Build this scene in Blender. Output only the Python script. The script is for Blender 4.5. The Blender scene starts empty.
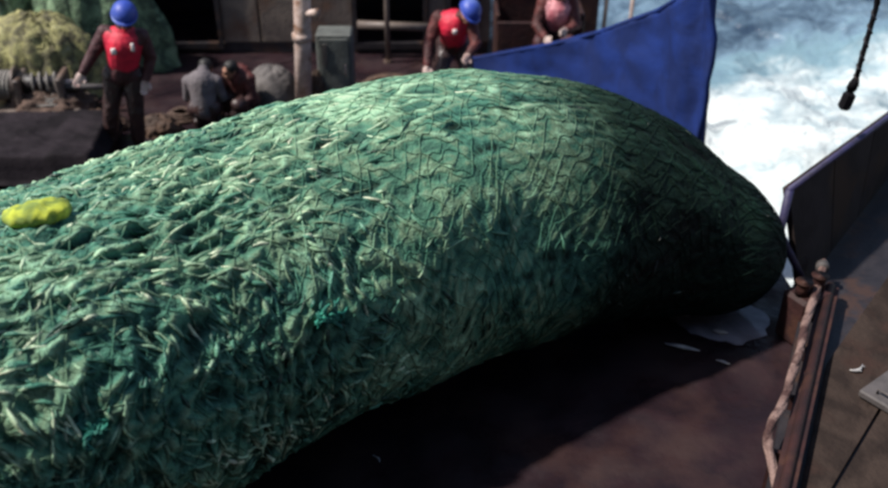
import bpy, math, random
import numpy as np
from mathutils import Vector, Matrix
random.seed(7); RNG = np.random.default_rng(7)
S = bpy.context.scene
COL = S.collection
R = math.radians

# ------------------------------------------------------------------ camera, sky, sun, exposure
CAM_H, PITCH, FPX = 4.7, R(32), 952.0
cd = bpy.data.cameras.new('camera'); cam = bpy.data.objects.new('camera', cd); COL.objects.link(cam)
cam.location = (0, 0, CAM_H); cam.rotation_euler = (math.pi/2 - PITCH, 0, 0)
cd.sensor_width = 36; cd.lens = FPX/888*36; cd.clip_end = 20000; cd.clip_start = .1
cd.dof.use_dof = True; cd.dof.focus_distance = 6.2; cd.dof.aperture_fstop = .85
S.camera = cam
SUN_DIR = Vector((-.59, -.07, .80)).normalized()
w = bpy.data.worlds.new('World'); S.world = w; w.use_nodes = True
nt = w.node_tree; sky = nt.nodes.new('ShaderNodeTexSky'); sky.sky_type = 'NISHITA'; sky.sun_disc = False
sky.sun_elevation = math.asin(SUN_DIR.z); sky.sun_rotation = math.atan2(SUN_DIR.x, SUN_DIR.y)
bg = nt.nodes['Background']; nt.links.new(sky.outputs[0], bg.inputs[0]); bg.inputs[1].default_value = .11
sl = bpy.data.lights.new('sun', 'SUN'); sl.energy = 5.0; sl.angle = R(2.2); sl.color = (1, .945, .87)
so = bpy.data.objects.new('sun', sl); COL.objects.link(so); so.rotation_euler = SUN_DIR.to_track_quat('Z', 'Y').to_euler()
so.location = (-6, 4, 12)
S.view_settings.view_transform = 'Standard'; S.view_settings.look = 'None'; S.view_settings.gamma = 1
S.view_settings.exposure = .22
S.render.engine = 'CYCLES'; S.cycles.filter_width = 3.3; S.cycles.max_bounces = 5

# ------------------------------------------------------------------ measuring helpers (a sight line of the photo met with a real plane)
def _ray(px, py):
    x = px - 444; y = 244 - py
    return np.array([x/FPX, math.cos(PITCH) + y/FPX*math.sin(PITCH), -math.sin(PITCH) + y/FPX*math.cos(PITCH)])
def P(px, py, z):
    r = _ray(px, py); return Vector((np.array([0, 0, CAM_H]) + r*((z - CAM_H)/r[2])).tolist())
def PY(px, py, Y):
    r = _ray(px, py); return Vector((np.array([0, 0, CAM_H]) + r*(Y/r[1])).tolist())

# ------------------------------------------------------------------ numpy noise
_perm = np.random.default_rng(3).permutation(256); _perm = np.concatenate([_perm, _perm, _perm])
_g = np.random.default_rng(4).normal(size=(256, 3)); _g /= np.linalg.norm(_g, axis=1)[:, None]
def perlin(x, y, z):
    x, y, z = np.broadcast_arrays(np.asarray(x, float), np.asarray(y, float), np.asarray(z, float))
    xi = np.floor(x).astype(int); yi = np.floor(y).astype(int); zi = np.floor(z).astype(int)
    xf = x - xi; yf = y - yi; zf = z - zi; xi &= 255; yi &= 255; zi &= 255
    f = lambda t: t*t*t*(t*(t*6 - 15) + 10)
    u, v, ww = f(xf), f(yf), f(zf); out = 0
    for dx in (0, 1):
        for dy in (0, 1):
            for dz in (0, 1):
                h = _perm[_perm[_perm[xi + dx] + yi + dy] + zi + dz]; g = _g[h]
                d = g[..., 0]*(xf - dx) + g[..., 1]*(yf - dy) + g[..., 2]*(zf - dz)
                out = out + d*(u if dx else 1 - u)*(v if dy else 1 - v)*(ww if dz else 1 - ww)
    return out*1.6
def fbm(x, y, z, o=4, ridge=False):
    a, s, t = 1., 0., 0.
    for k in range(o):
        n = perlin(x*2**k + 17*k, y*2**k, z*2**k)
        s = s + a*((1 - np.abs(n)*2) if ridge else n); t += a; a *= .5
    return s/t
def sstep(a, b, x):
    t = np.clip((x - a)/(b - a), 0, 1); return t*t*(3 - 2*t)

# ------------------------------------------------------------------ materials
def mat(name, col, rough=.6, metal=0, col2=None, scale=6, bump=.3, bscale=25, spec=.5, thr=(.4, .62), col3=None, stretch=None, rust=None, sheen=0):
    m = bpy.data.materials.new(name); m.use_nodes = True; t = m.node_tree; N = t.nodes; L = t.links
    b = N['Principled BSDF']; b.inputs['Roughness'].default_value = rough; b.inputs['Metallic'].default_value = metal
    b.inputs['Specular IOR Level'].default_value = spec
    if sheen: b.inputs['Sheen Weight'].default_value = sheen
    tc = N.new('ShaderNodeTexCoord'); co = tc.outputs['Object']
    if stretch:
        mp = N.new('ShaderNodeMapping'); mp.inputs['Scale'].default_value = stretch; L.new(co, mp.inputs[0]); co = mp.outputs[0]
    c2 = col2 or tuple(c*.55 for c in col)
    n = N.new('ShaderNodeTexNoise'); n.inputs['Scale'].default_value = scale; n.inputs['Detail'].default_value = 7; n.inputs['Distortion'].default_value = .6
    L.new(co, n.inputs['Vector'])
    r = N.new('ShaderNodeValToRGB'); e = r.color_ramp.elements
    e[0].position = thr[0]; e[0].color = (*c2, 1); e[1].position = thr[1]; e[1].color = (*col, 1)
    if col3: x = e.new(.74); x.color = (*col3, 1)
    L.new(n.outputs[0], r.inputs[0]); out = r.outputs[0]
    if rust:
        n3 = N.new('ShaderNodeTexNoise'); n3.inputs['Scale'].default_value = scale*.7; n3.inputs['Detail'].default_value = 9
        mp = N.new('ShaderNodeMapping'); mp.inputs['Location'].default_value = (9, 4, 2); L.new(tc.outputs['Object'], mp.inputs[0]); L.new(mp.outputs[0], n3.inputs['Vector'])
        r3 = N.new('ShaderNodeValToRGB'); r3.color_ramp.elements[0].position = .52; r3.color_ramp.elements[1].position = .64
        mx = N.new('ShaderNodeMix'); mx.data_type = 'RGBA'; L.new(n3.outputs[0], r3.inputs[0]); L.new(r3.outputs[0], mx.inputs[0])
        L.new(out, mx.inputs[6]); mx.inputs[7].default_value = (*rust, 1); out = mx.outputs[2]
    L.new(out, b.inputs['Base Color'])
    n2 = N.new('ShaderNodeTexNoise'); n2.inputs['Scale'].default_value = bscale; n2.inputs['Detail'].default_value = 6; L.new(co, n2.inputs['Vector'])
    bp = N.new('ShaderNodeBump'); bp.inputs['Strength'].default_value = bump; bp.inputs['Distance'].default_value = .02
    L.new(n2.outputs[0], bp.inputs['Height']); L.new(bp.outputs[0], b.inputs['Normal'])
    m['n2'] = 1
    return m
def wet(m, lo=.12, hi=.6, scale=2.2, pos=(.42, .6)):
    t = m.node_tree; N = t.nodes; L = t.links; b = N['Principled BSDF']
    tc = N.new('ShaderNodeTexCoord'); n = N.new('ShaderNodeTexNoise'); n.inputs['Scale'].default_value = scale; n.inputs['Detail'].default_value = 5
    L.new(tc.outputs['Object'], n.inputs['Vector'])
    mr = N.new('ShaderNodeMapRange'); mr.inputs[1].default_value = pos[0]; mr.inputs[2].default_value = pos[1]; mr.inputs[3].default_value = lo; mr.inputs[4].default_value = hi
    L.new(n.outputs[0], mr.inputs[0]); L.new(mr.outputs[0], b.inputs['Roughness']); return m
def ramp_attr(name, attr, stops, rough=.5, spec=.5, bump=.3, bscale=60, noise=.0):
    m = bpy.data.materials.new(name); m.use_nodes = True; t = m.node_tree; N = t.nodes; L = t.links
    b = N['Principled BSDF']; b.inputs['Roughness'].default_value = rough; b.inputs['Specular IOR Level'].default_value = spec
    a = N.new('ShaderNodeAttribute'); a.attribute_name = attr
    r = N.new('ShaderNodeValToRGB'); e = r.color_ramp.elements
    e[0].position = stops[0][0]; e[0].color = (*stops[0][1], 1); e[1].position = stops[-1][0]; e[1].color = (*stops[-1][1], 1)
    for p_, c in stops[1:-1]: x = e.new(p_); x.color = (*c, 1)
    L.new(a.outputs['Fac'], r.inputs[0])
    a2 = N.new('ShaderNodeAttribute'); a2.attribute_name = 'tail_dark'      # colour multiplied much darker towards the tail end of the bag
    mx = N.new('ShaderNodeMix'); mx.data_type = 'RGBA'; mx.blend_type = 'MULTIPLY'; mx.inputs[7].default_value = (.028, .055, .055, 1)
    a3 = N.new('ShaderNodeAttribute'); a3.attribute_name = 'wear'     # bleached, muddy patches of netting
    mw = N.new('ShaderNodeMix'); mw.data_type = 'RGBA'; mw.blend_type = 'MIX'; L.new(a3.outputs['Fac'], mw.inputs[0]); L.new(r.outputs[0], mw.inputs[6])
    hs_ = N.new('ShaderNodeHueSaturation'); hs_.inputs['Saturation'].default_value = .80; hs_.inputs['Hue'].default_value = .475; L.new(r.outputs[0], hs_.inputs['Color'])
    tw = N.new('ShaderNodeMix'); tw.data_type = 'RGBA'; tw.blend_type = 'MULTIPLY'; tw.inputs[0].default_value = 1; tw.inputs[7].default_value = (1.02, 1.05, .95, 1); L.new(hs_.outputs[0], tw.inputs[6]); L.new(tw.outputs[2], mw.inputs[7])
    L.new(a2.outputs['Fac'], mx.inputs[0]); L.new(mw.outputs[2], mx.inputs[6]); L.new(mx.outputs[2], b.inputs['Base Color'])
    tc = N.new('ShaderNodeTexCoord'); n2 = N.new('ShaderNodeTexNoise'); n2.inputs['Scale'].default_value = bscale; n2.inputs['Detail'].default_value = 6
    L.new(tc.outputs['Object'], n2.inputs['Vector'])
    bp = N.new('ShaderNodeBump'); bp.inputs['Strength'].default_value = bump; bp.inputs['Distance'].default_value = .02
    L.new(n2.outputs[0], bp.inputs['Height']); L.new(bp.outputs[0], b.inputs['Normal'])
    return m

M = dict(
    deck=wet(mat('red_deck_paint', (.027, .014, .017), .6, col2=(.016, .010, .013), scale=2.2, bump=.35, bscale=14, spec=.22, rust=(.036, .020, .020)), .25, .7),
    hull=mat('dark_hull_paint', (.03, .04, .10), .5),
    steel=wet(mat('grey_brown_steel', (.17, .135, .115), .6, col2=(.115, .088, .078), scale=3, rust=(.17, .10, .07)), .35, .7),
    dark=mat('dark_steel', (.030, .026, .030), .5, col2=(.018, .016, .02), rust=(.05, .028, .022)),
    black=mat('black_paint', (.011, .010, .013), .8, spec=.1),
    redpaint=mat('dark_red_paint', (.044, .017, .016), .65, col2=(.028, .013, .013), rust=(.06, .026, .019), spec=.3),
    pale=mat('worn_cream_paint', (.62, .49, .44), .5, col2=(.44, .32, .27), scale=9, rust=(.24, .13, .08)),
    plank=mat('weathered_planks', (.046, .033, .028), .9, spec=.06, col2=(.026, .019, .017), scale=4, bump=.7, rust=(.042, .026, .022)),
    blue=mat('royal_blue_paint', (.012, .032, .165), .75, spec=.2, col2=(.010, .022, .10), scale=2.5, bump=.5, bscale=7),
    bluebul=mat('scuffed_blue_grey_paint', (.040, .030, .030), .8, spec=.08, col2=(.028, .021, .020), scale=2.5, rust=(.050, .032, .025)),
    bluerim=mat('violet_blue_paint', (.034, .030, .095), .6, col2=(.026, .022, .05), scale=6),
    tan=mat('grimy_tan_paint', (.22, .17, .135), .7, col2=(.13, .10, .085), scale=2.5, rust=(.14, .08, .055)),
    green_dark=mat('dark_green_locker_paint', (.13, .14, .13), .6, col2=(.085, .09, .085)),
    olive=mat('olive_netting', (.34, .32, .13), .8, col2=(.11, .10, .055), scale=9, bump=.8, bscale=30, col3=(.36, .35, .22)),
    greennet=mat('mixed_green_netting', (.18, .28, .16), .8, col2=(.05, .08, .05), scale=8, bump=.8, bscale=30, col3=(.26, .32, .24)),
    tarp=mat('grey_canvas', (.13, .115, .11), .75, col2=(.075, .066, .064), scale=5),
    brown=mat('brown_canvas', (.10, .055, .035), .8, col2=(.05, .03, .022)),
    rope=mat('pale_hawser', (.24, .155, .135), .8, col2=(.060, .026, .023), scale=5, bump=.9, bscale=50, thr=(.42, .56)),
    ropebrown=mat('brown_rope', (.13, .08, .06), .85, bump=.9, bscale=60),
    ropegrey=mat('grey_rope', (.26, .24, .22), .8, bump=.9, bscale=60),
    teal=mat('teal_twine', (.025, .30, .21), .6, col2=(.02, .14, .11), scale=12, bump=.8, bscale=70),
    yellow=mat('yellow_float_plastic', (.50, .56, .07), .8, spec=.15, col2=(.20, .27, .07), scale=14, bump=.2),
    skin=mat('skin', (.42, .22, .15), .55, col2=(.36, .18, .12), bump=.1),
    white=mat('white_reflective', (.78, .72, .70), .4, bump=.1, col2=(.6, .55, .54)),
    fish=mat('pale_fish', (.62, .60, .56), .25, col2=(.32, .31, .32), bump=.2),
    redvest=mat('red_life_vest', (.72, .018, .055), .6, col2=(.48, .012, .040), bump=.3),
    redcoat=mat('faded_red_jacket', (.46, .03, .05), .6, col2=(.24, .03, .035), bump=.3),
    darktarp=mat('dark_wet_tarpaulin', (.026, .021, .025), .8, col2=(.013, .011, .013), scale=2.5, spec=.06),
    dullred=mat('dull_red_jacket', (.11, .022, .020), .7, col2=(.05, .014, .014)),
    maroon=mat('maroon_coat', (.058, .020, .024), .65, col2=(.065, .018, .022), bump=.4),
    oilskin=mat('dark_oilskin', (.055, .028, .026), .4, col2=(.035, .02, .02), bump=.4),
    greyshirt=mat('grey_sweatshirt', (.17, .145, .155), .8, col2=(.10, .088, .098), bump=.4),
    pinkshirt=mat('pale_pink_jacket', (.62, .28, .30), .6, col2=(.45, .12, .15), bump=.3),
    bluehelm=mat('blue_hard_hat', (.035, .075, .42), .5, col2=(.03, .06, .32), bump=.15, rust=(.10, .15, .45)),
    hair=mat('dark_hair', (.012, .010, .010), .6),
    glove=mat('pale_glove', (.55, .42, .38), .7, col2=(.42, .28, .25)),
    boot=mat('rubber_boot', (.035, .014, .014), .35),
    pinkmetal=mat('pale_grey_plate', (.095, .083, .083), .7, col2=(.07, .062, .062), scale=8),
)

# ------------------------------------------------------------------ object helpers
def tag(o, label=None, cat=None, group=None, kind=None):
    if label: o['label'] = label
    if cat: o['category'] = cat
    if group: o['group'] = group
    if kind: o['kind'] = kind
    return o
def empty(name, loc, label, cat, group=None, rz=0):
    o = bpy.data.objects.new(name, None); COL.objects.link(o); o.location = loc; o.rotation_euler.z = rz; o.empty_display_size = .1
    return tag(o, label, cat, group)
def link(name, me, m=None, parent=None, smooth=False):
    o = bpy.data.objects.new(name, me); COL.objects.link(o)
    if m is not None and not me.materials: me.materials.append(m)
    if smooth: me.shade_smooth()
    if parent is not None: o.parent = parent
    return o
class MB:
    def __init__(s): s.v = []; s.f = []
    def add(s, vs, fs):
        b = len(s.v); s.v += [tuple(x) for x in vs]; s.f += [tuple(i + b for i in f) for f in fs]; return s
    def box(s, c, d, rz=0, bev=0, tilt=None):
        x, y, z = (q/2 for q in d); Mx = Matrix.Translation(c) @ Matrix.Rotation(rz, 4, 'Z')
        if tilt: Mx = Mx @ Matrix.Rotation(tilt[0], 4, 'X') @ Matrix.Rotation(tilt[1], 4, 'Y')
        if bev:
            b = min(bev, x*.9, y*.9, z*.9); vs = []
            for (X, Yy, Z) in ((x, y - b, z - b), (x - b, y, z - b), (x - b, y - b, z)):
                for sx in (-1, 1):
                    for sy in (-1, 1):
                        for sz in (-1, 1): vs.append((X*sx, Yy*sy, Z*sz))
            import itertools
            fs = []
            I = lambda k, a, b_, c_: k*8 + (a > 0)*4 + (b_ > 0)*2 + (c_ > 0)
            for a in (-1, 1):
                fs.append([I(0, a, -1, -1), I(0, a, 1, -1), I(0, a, 1, 1), I(0, a, -1, 1)][::a])
                fs.append([I(1, -1, a, -1), I(1, -1, a, 1), I(1, 1, a, 1), I(1, 1, a, -1)][::a])
                fs.append([I(2, -1, -1, a), I(2, 1, -1, a), I(2, 1, 1, a), I(2, -1, 1, a)][::a])
            for a in (-1, 1):
                for b_ in (-1, 1):
                    fs.append([I(0, a, b_, -1), I(0, a, b_, 1), I(1, a, b_, 1), I(1, a, b_, -1)][::-a*b_])
                    fs.append([I(0, a, -1, b_), I(0, a, 1, b_), I(2, a, 1, b_), I(2, a, -1, b_)][::a*b_])
                    fs.append([I(1, -1, a, b_), I(1, 1, a, b_), I(2, 1, a, b_), I(2, -1, a, b_)][::-a*b_])
            for a in (-1, 1):
                for b_ in (-1, 1):
                    for c_ in (-1, 1):
                        fs.append([I(0, a, b_, c_), I(1, a, b_, c_), I(2, a, b_, c_)][::a*b_*c_])
        else:
            vs = [(sx*x, sy*y, sz*z) for sx in (-1, 1) for sy in (-1, 1) for sz in (-1, 1)]
            fs = [(0, 1, 3, 2), (4, 6, 7, 5), (0, 4, 5, 1), (2, 3, 7, 6), (0, 2, 6, 4), (1, 5, 7, 3)]
        return s.add([Mx @ Vector(q) for q in vs], fs)
    def tube(s, pts, r, n=8, caps=True):
        pts = [Vector(q) for q in pts]; rs = r if hasattr(r, '__len__') else [r]*len(pts); vs = []; up = Vector((.03, .02, 1))
        for i, q in enumerate(pts):
            t = (pts[min(i + 1, len(pts) - 1)] - pts[max(i - 1, 0)]).normalized()
            if i == 0:
                a = t.cross(up if abs(t.z) < .95 else Vector((1, .1, 0))).normalized()
            else:
                a = (a - t*a.dot(t)).normalized()
            b = t.cross(a)
            for k in range(n):
                an = 2*math.pi*k/n; vs.append(q + (a*math.cos(an) + b*math.sin(an))*rs[i])
        fs = [(i*n + k, i*n + (k + 1) % n, (i + 1)*n + (k + 1) % n, (i + 1)*n + k) for i in range(len(pts) - 1) for k in range(n)]
        if caps: fs += [tuple(range(n))[::-1], tuple((len(pts) - 1)*n + k for k in range(n))]
        return s.add(vs, fs)
    def sph(s, c, r, n=12, m_=8, rot=None):
        r = r if hasattr(r, '__len__') else (r, r, r); vs = []; Q = rot or Matrix.Identity(3)
        for i in range(1, m_):
            ph = math.pi*i/m_
            for k in range(n):
                th = 2*math.pi*k/n
                vs.append(Vector(c) + Q @ Vector((r[0]*math.sin(ph)*math.cos(th), r[1]*math.sin(ph)*math.sin(th), r[2]*math.cos(ph))))
        vs += [Vector(c) + Q @ Vector((0, 0, r[2])), Vector(c) - Q @ Vector((0, 0, r[2]))]; T = (m_ - 1)*n
        fs = [(i*n + k, (i + 1)*n + k, (i + 1)*n + (k + 1) % n, i*n + (k + 1) % n) for i in range(m_ - 2) for k in range(n)]
        fs += [(T, k, (k + 1) % n) for k in range(n)] + [(T + 1, (m_ - 2)*n + (k + 1) % n, (m_ - 2)*n + k) for k in range(n)]
        return s.add(vs, fs)
    def limb(s, a, b, ra, rb, n=12):
        a, b = Vector(a), Vector(b)
        s.tube([a, a.lerp(b, .33), a.lerp(b, .66), b], [ra, ra*.67 + rb*.33, ra*.33 + rb*.67, rb], n); s.sph(a, ra*1.0, n); return s.sph(b, rb*1.0, n)
    def prism(s, poly, z0, z1):
        n = len(poly); a = sum(poly[i][0]*poly[(i + 1) % n][1] - poly[(i + 1) % n][0]*poly[i][1] for i in range(n))
        if a < 0: poly = poly[::-1]
        vs = [(q[0], q[1], z0) for q in poly] + [(q[0], q[1], z1) for q in poly]
        return s.add(vs, [tuple(range(n))[::-1], tuple(range(n, 2*n))] + [(i, (i + 1) % n, n + (i + 1) % n, n + i) for i in range(n)])
    def mesh(s, name):
        me = bpy.data.meshes.new(name); me.from_pydata(s.v, [], s.f); me.update(); return me
    def build(s, name, m, parent=None, smooth=False, kind=None, label=None):
        o = link(name, s.mesh(name), m, parent, smooth)
        if kind: o['kind'] = kind
        if label: o['label'] = label
        return o
def ngmesh(name, V, F, attrs=None):
    """big meshes from arrays: V (n,3), F (m,4 or 3)"""
    me = bpy.data.meshes.new(name); V = np.ascontiguousarray(V, dtype=np.float32); F = np.ascontiguousarray(F, dtype=np.int32)
    me.vertices.add(len(V)); me.vertices.foreach_set('co', V.ravel())
    k = F.shape[1]; me.loops.add(F.size); me.loops.foreach_set('vertex_index', F.ravel())
    me.polygons.add(len(F)); me.polygons.foreach_set('loop_start', np.arange(0, F.size, k, dtype=np.int32))
    for n_, a in (attrs or {}).items():
        at = me.attributes.new(n_, 'FLOAT', 'POINT'); at.data.foreach_set('value', np.asarray(a, dtype=np.float32).ravel())
    me.update(calc_edges=True); me.validate(); return me
def remeshed(mb, name, vox, disp=0, dscale=6, smooth=3, seed=0):
    """unions the shapes of mb into ONE continuous skin"""
    me = mb.mesh(name + '_src'); o = bpy.data.objects.new(name + '_src', me); COL.objects.link(o)
    md = o.modifiers.new('r', 'REMESH'); md.mode = 'VOXEL'; md.voxel_size = vox
    sm = o.modifiers.new('s', 'SMOOTH'); sm.factor = .5; sm.iterations = smooth
    dg = bpy.context.evaluated_depsgraph_get(); out = bpy.data.meshes.new_from_object(o.evaluated_get(dg)); out.name = name
    bpy.data.objects.remove(o); bpy.data.meshes.remove(me)
    if disp:
        n = len(out.vertices); V = np.empty(n*3, dtype=np.float32); out.vertices.foreach_get('co', V); V = V.reshape(-1, 3)
        Nn = np.empty(n*3, dtype=np.float32); out.vertices.foreach_get('normal', Nn); Nn = Nn.reshape(-1, 3)
        d = fbm(V[:, 0]*dscale + seed, V[:, 1]*dscale, V[:, 2]*dscale*.7, 3, ridge=True)
        V = V + Nn*(d*disp)[:, None]; out.vertices.foreach_set('co', V.astype(np.float32).ravel()); out.update()
    return out

# ================================================================== SETTING: sea
def build_sea():
    nu, nv = 560, 620
    u = np.linspace(-1, 1, nu); v = np.linspace(-1, 1, nv)
    k = 7.2
    xs = 5.5 + 9.0*np.sinh(k*u)/np.sinh(k)*900/1 * .6 + u*14
    ys = 19 + 9.0*np.sinh(k*v)/np.sinh(k)*900/1 * .6 + v*16
    X, Y = np.meshgrid(xs, ys, indexing='xy')
    near = np.exp(-(((X - 6)/40)**2 + ((Y - 20)/45)**2))
    warp = fbm(X*.35, Y*.35, 3.1, 3)
    foamz = foam_zone(X/.83, Y/.83)
    swell = .22*np.sin(.55*X + .9*Y + 2*warp) + .25*fbm(X*.5 + 9, Y*.7, 1.5, 4)
    chop = fbm(X*1.3 + warp, Y*1.9, .3, 5, ridge=True)*.22
    boil = (fbm(X*.9, Y*.9, 7.7, 6)*.45 + fbm(X*3.1, Y*3.1, 2.2, 4, ridge=True)*.16)*foamz
    Z = -1.45 + near*(swell + chop*(1 - .5*foamz) + boil)
    V = np.stack([X, Y, Z], -1).reshape(-1, 3)
    i = np.arange(nv - 1)[:, None]*nu + np.arange(nu - 1)[None]; F = np.stack([i, i + 1, i + nu + 1, i + nu], -1).reshape(-1, 4)
    h = chop/.22*.5 + boil*.6
    return ngmesh('sea', V, F, {'foam': foamz.ravel(), 'crest': h.ravel()})
def foam_zone(X, Y):
    # wake boiling off the stern: strongest in a broad plume running away to starboard
    n = fbm(X*.22 + 4, Y*.22, .7, 4)
    top = 19.3 + .42*(X - 8) + 3.2*n - 1.0*np.exp(-((X - 5.0)/2.0)**2)
    return 1 - sstep(-1.8, 1.8, Y - top)
m = bpy.data.materials.new('sea_water'); m.use_nodes = True; t = m.node_tree; N = t.nodes; L = t.links; b = N['Principled BSDF']
tc = N.new('ShaderNodeTexCoord')
def noise(sc, det, dist=0, vec=None, loc=None):
    n = N.new('ShaderNodeTexNoise'); n.inputs['Scale'].default_value = sc; n.inputs['Detail'].default_value = det; n.inputs['Distortion'].default_value = dist
    src = tc.outputs['Object']
    if vec: mp = N.new('ShaderNodeMapping'); mp.inputs['Scale'].default_value = vec; L.new(src, mp.inputs[0]); src = mp.outputs[0]
    L.new(src, n.inputs['Vector']); return n.outputs[0]
def mth(op, a, b_):
    x = N.new('ShaderNodeMath'); x.operation = op
    for i, q in enumerate((a, b_)):
        if isinstance(q, (int, float)): x.inputs[i].default_value = q
        else: L.new(q, x.inputs[i])
    return x.outputs[0]
def mrange(a, lo, hi, o0=0, o1=1):
    x = N.new('ShaderNodeMapRange'); x.interpolation_type = 'SMOOTHSTEP'; L.new(a, x.inputs[0])
    for i, q in zip((1, 2, 3, 4), (lo, hi, o0, o1)): x.inputs[i].default_value = q
    return x.outputs[0]
af = N.new('ShaderNodeAttribute'); af.attribute_name = 'foam'; ac = N.new('ShaderNodeAttribute'); ac.attribute_name = 'crest'
n_big = noise(.55, 8, 1.2, (1, 1.5, 1)); n_fine = noise(2.6, 9, 2.0, (1, 1.4, 1))
base = mth('ADD', mth('MULTIPLY', af.outputs['Fac'], .62), mth('ADD', mth('MULTIPLY', n_big, .75), mth('ADD', mth('MULTIPLY', n_fine, .35), mth('MULTIPLY', ac.outputs['Fac'], .22))))
fm = mrange(base, .70, .90)
mx = N.new('ShaderNodeMix'); mx.data_type = 'RGBA'; L.new(fm, mx.inputs[0])
wc = N.new('ShaderNodeMix'); wc.data_type = 'RGBA'; L.new(mrange(base, .45, .80), wc.inputs[0]); wc.inputs[6].default_value = (.028, .050, .085, 1); wc.inputs[7].default_value = (.17, .26, .34, 1)
fc = N.new('ShaderNodeMix'); fc.data_type = 'RGBA'; L.new(mrange(base, .90, 1.42), fc.inputs[0]); fc.inputs[6].default_value = (.17, .28, .34, 1); fc.inputs[7].default_value = (.76, .80, .78, 1)
L.new(wc.outputs[2], mx.inputs[6]); L.new(fc.outputs[2], mx.inputs[7]); L.new(mx.outputs[2], b.inputs['Base Color'])
L.new(mrange(fm, 0, 1, .16, .8), b.inputs['Roughness']); b.inputs['IOR'].default_value = 1.33
bp = N.new('ShaderNodeBump'); bp.inputs['Strength'].default_value = .7; bp.inputs['Distance'].default_value = .24; L.new(noise(2.4, 9, .8), bp.inputs['Height']); L.new(bp.outputs[0], b.inputs['Normal'])
M['sea'] = m
tag(link('sea', build_sea(), m, None, True), 'blue grey sea churned to white foam in the wake', None, None, 'structure')

# ================================================================== SETTING: main deck
stern = [(9.4, 14.0), (6.02, 10.76), (3.02, 6.75), (2.98, 7.35), (2.62, 9.25), (2.50, 10.2), (2.1, 14.8)]
deck_poly = [(-14, -7), (9.4, -7)] + stern + [(-14, 14.8)]
mb = MB(); mb.prism(deck_poly, -.25, 0.0)
deck = mb.build('deck', M['deck']); tag(deck, 'dark red wet steel working deck', None, None, 'structure')
hp = MB(); hp.prism([(x*.995 - .02, y*.995 - .02) for x, y in deck_poly], -4.5, -.254); h = hp.build('hull', M['hull']); tag(h, 'dark blue ship hull under the deck', None, None, 'structure')
# weld beads between the deck plates, low strips proud of the steel
def bead(a, b_, z=0.0, r=.012):
    a = Vector((a[0], a[1], z)); b_ = Vector((b_[0], b_[1], z)); n = max(2, int((b_ - a).length/.35))
    pts = [a.lerp(b_, i/n) + Vector((random.uniform(-.006, .006), random.uniform(-.006, .006), 0)) for i in range(n + 1)]
    return MB().tube(pts, r, 6)
for a, b_ in (((-7, 8.3), (-2, 12.2)), ((-5.5, 7.4), (-.2, 12.2)), ((.5, 4.2), (1.9, 3.0)), ((-2.8, 8.2), (.9, 11.2))):
    bead(a, b_).build('weld_seam', M['deck'], deck, True)
# thin sheet of water on the deck below the tail of the net
pm = mat('pale_glint_water', (.30, .29, .33), .08, col2=(.20, .19, .22), bump=.25, bscale=6)  # pale base colour paints the sky's glint on the wet deck
pts = []
for px, py in ((652, 306), (668, 318), (690, 334), (712, 341), (742, 345), (768, 336), (766, 314), (745, 300), (700, 296), (668, 300)): pts.append(P(px, py, 0).to_2d())
c = sum(pts, Vector((0, 0)))/len(pts); poly = []
for i in range(len(pts)):
    a, b_ = pts[i], pts[(i + 1) % len(pts)]
    for k in range(4):
        q = a.lerp(b_, k/4); d = (q - c); poly.append(tuple(q + d*random.uniform(-.06, .06)))
mb = MB(); mb.prism(poly, .001, .006); pd = mb.build('puddle', pm); tag(pd, 'shallow puddle on the dark deck below the net tail, its sky glint painted grey', 'puddle', None)
for a, b_, ww in (((652, 309), (690, 316), .035), ((664, 343), (700, 351), .028), ((712, 330), (728, 333), .03), ((716, 360), (730, 364), .018)):
    A, B = P(*a, .02), P(*b_, .02); mb = MB(); n = 7
    ptsl = [A.lerp(B, i/n) + Vector((0, 0, random.uniform(-.004, .004))) for i in range(n + 1)]
    vs = []; 
    for i, q in enumerate(ptsl):
        wd = ww*math.sin(math.pi*(i + .4)/(n + .8)); d = (B - A).normalized().cross(Vector((0, 0, 1)))
        vs += [q + d*wd, q + Vector((0, 0, wd*.4 + .003)), q - d*wd, q - Vector((0, 0, .012))]
    fs = [(i*4 + k, i*4 + (k + 1) % 4, (i + 1)*4 + (k + 1) % 4, (i + 1)*4 + k) for i in range(n) for k in range(4)] + [(3, 2, 1, 0), tuple(n*4 + k for k in range(4))]
    mb.add(vs, fs); f = mb.build('fish', M['fish'], None, True)
    lb = {652: 'long pale fish at the left edge of the puddle', 664: 'slim pale fish on dark deck below the puddle, nearest the camera', 712: 'short pale fish in the middle of the puddle', 716: 'tiny dull fish beside the slim fish below the puddle'}[a[0]]
    tag(f, lb, 'fish', 'stray fish on the deck')

wh = empty('sky_blocker', (0, -1.2, 0), 'unseen dark steel wall with overhanging roof around the viewer, added to block skylight', 'sky_blocker')  # unseen wall behind the camera, added to keep skylight off the near flank
for k in range(12):
    mb = MB(); mb.box((-12.0 + k*1.9, -1.3, 5.0), (1.885, .12, 10.0), bev=.01); mb.build('wall_panel', M['dark'], wh)
mb = MB(); mb.box((-1.5, .2, 7.2), (23, 2.9, .16)); mb.build('blocker_roof', M['dark'], wh)  # unseen roof above the camera, added to cut the sky overhead
mb = MB(); mb.box((-1.5, .0, 2.95), (23, 2.3, .14)); mb.build('walkway', M['dark'], wh)
for k in range(11):
    mb = MB(); mb.tube([(-12.5 + k*2.2, 1.1, 3.02), (-12.5 + k*2.2, 1.1, 3.95)], .025, 8); mb.build('stanchion', M['steel'], wh, True)
mb = MB(); mb.tube([(-13, 1.1, 3.97), (9.8, 1.1, 3.97)], .03, 8); mb.build('handrail', M['steel'], wh, True)

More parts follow.
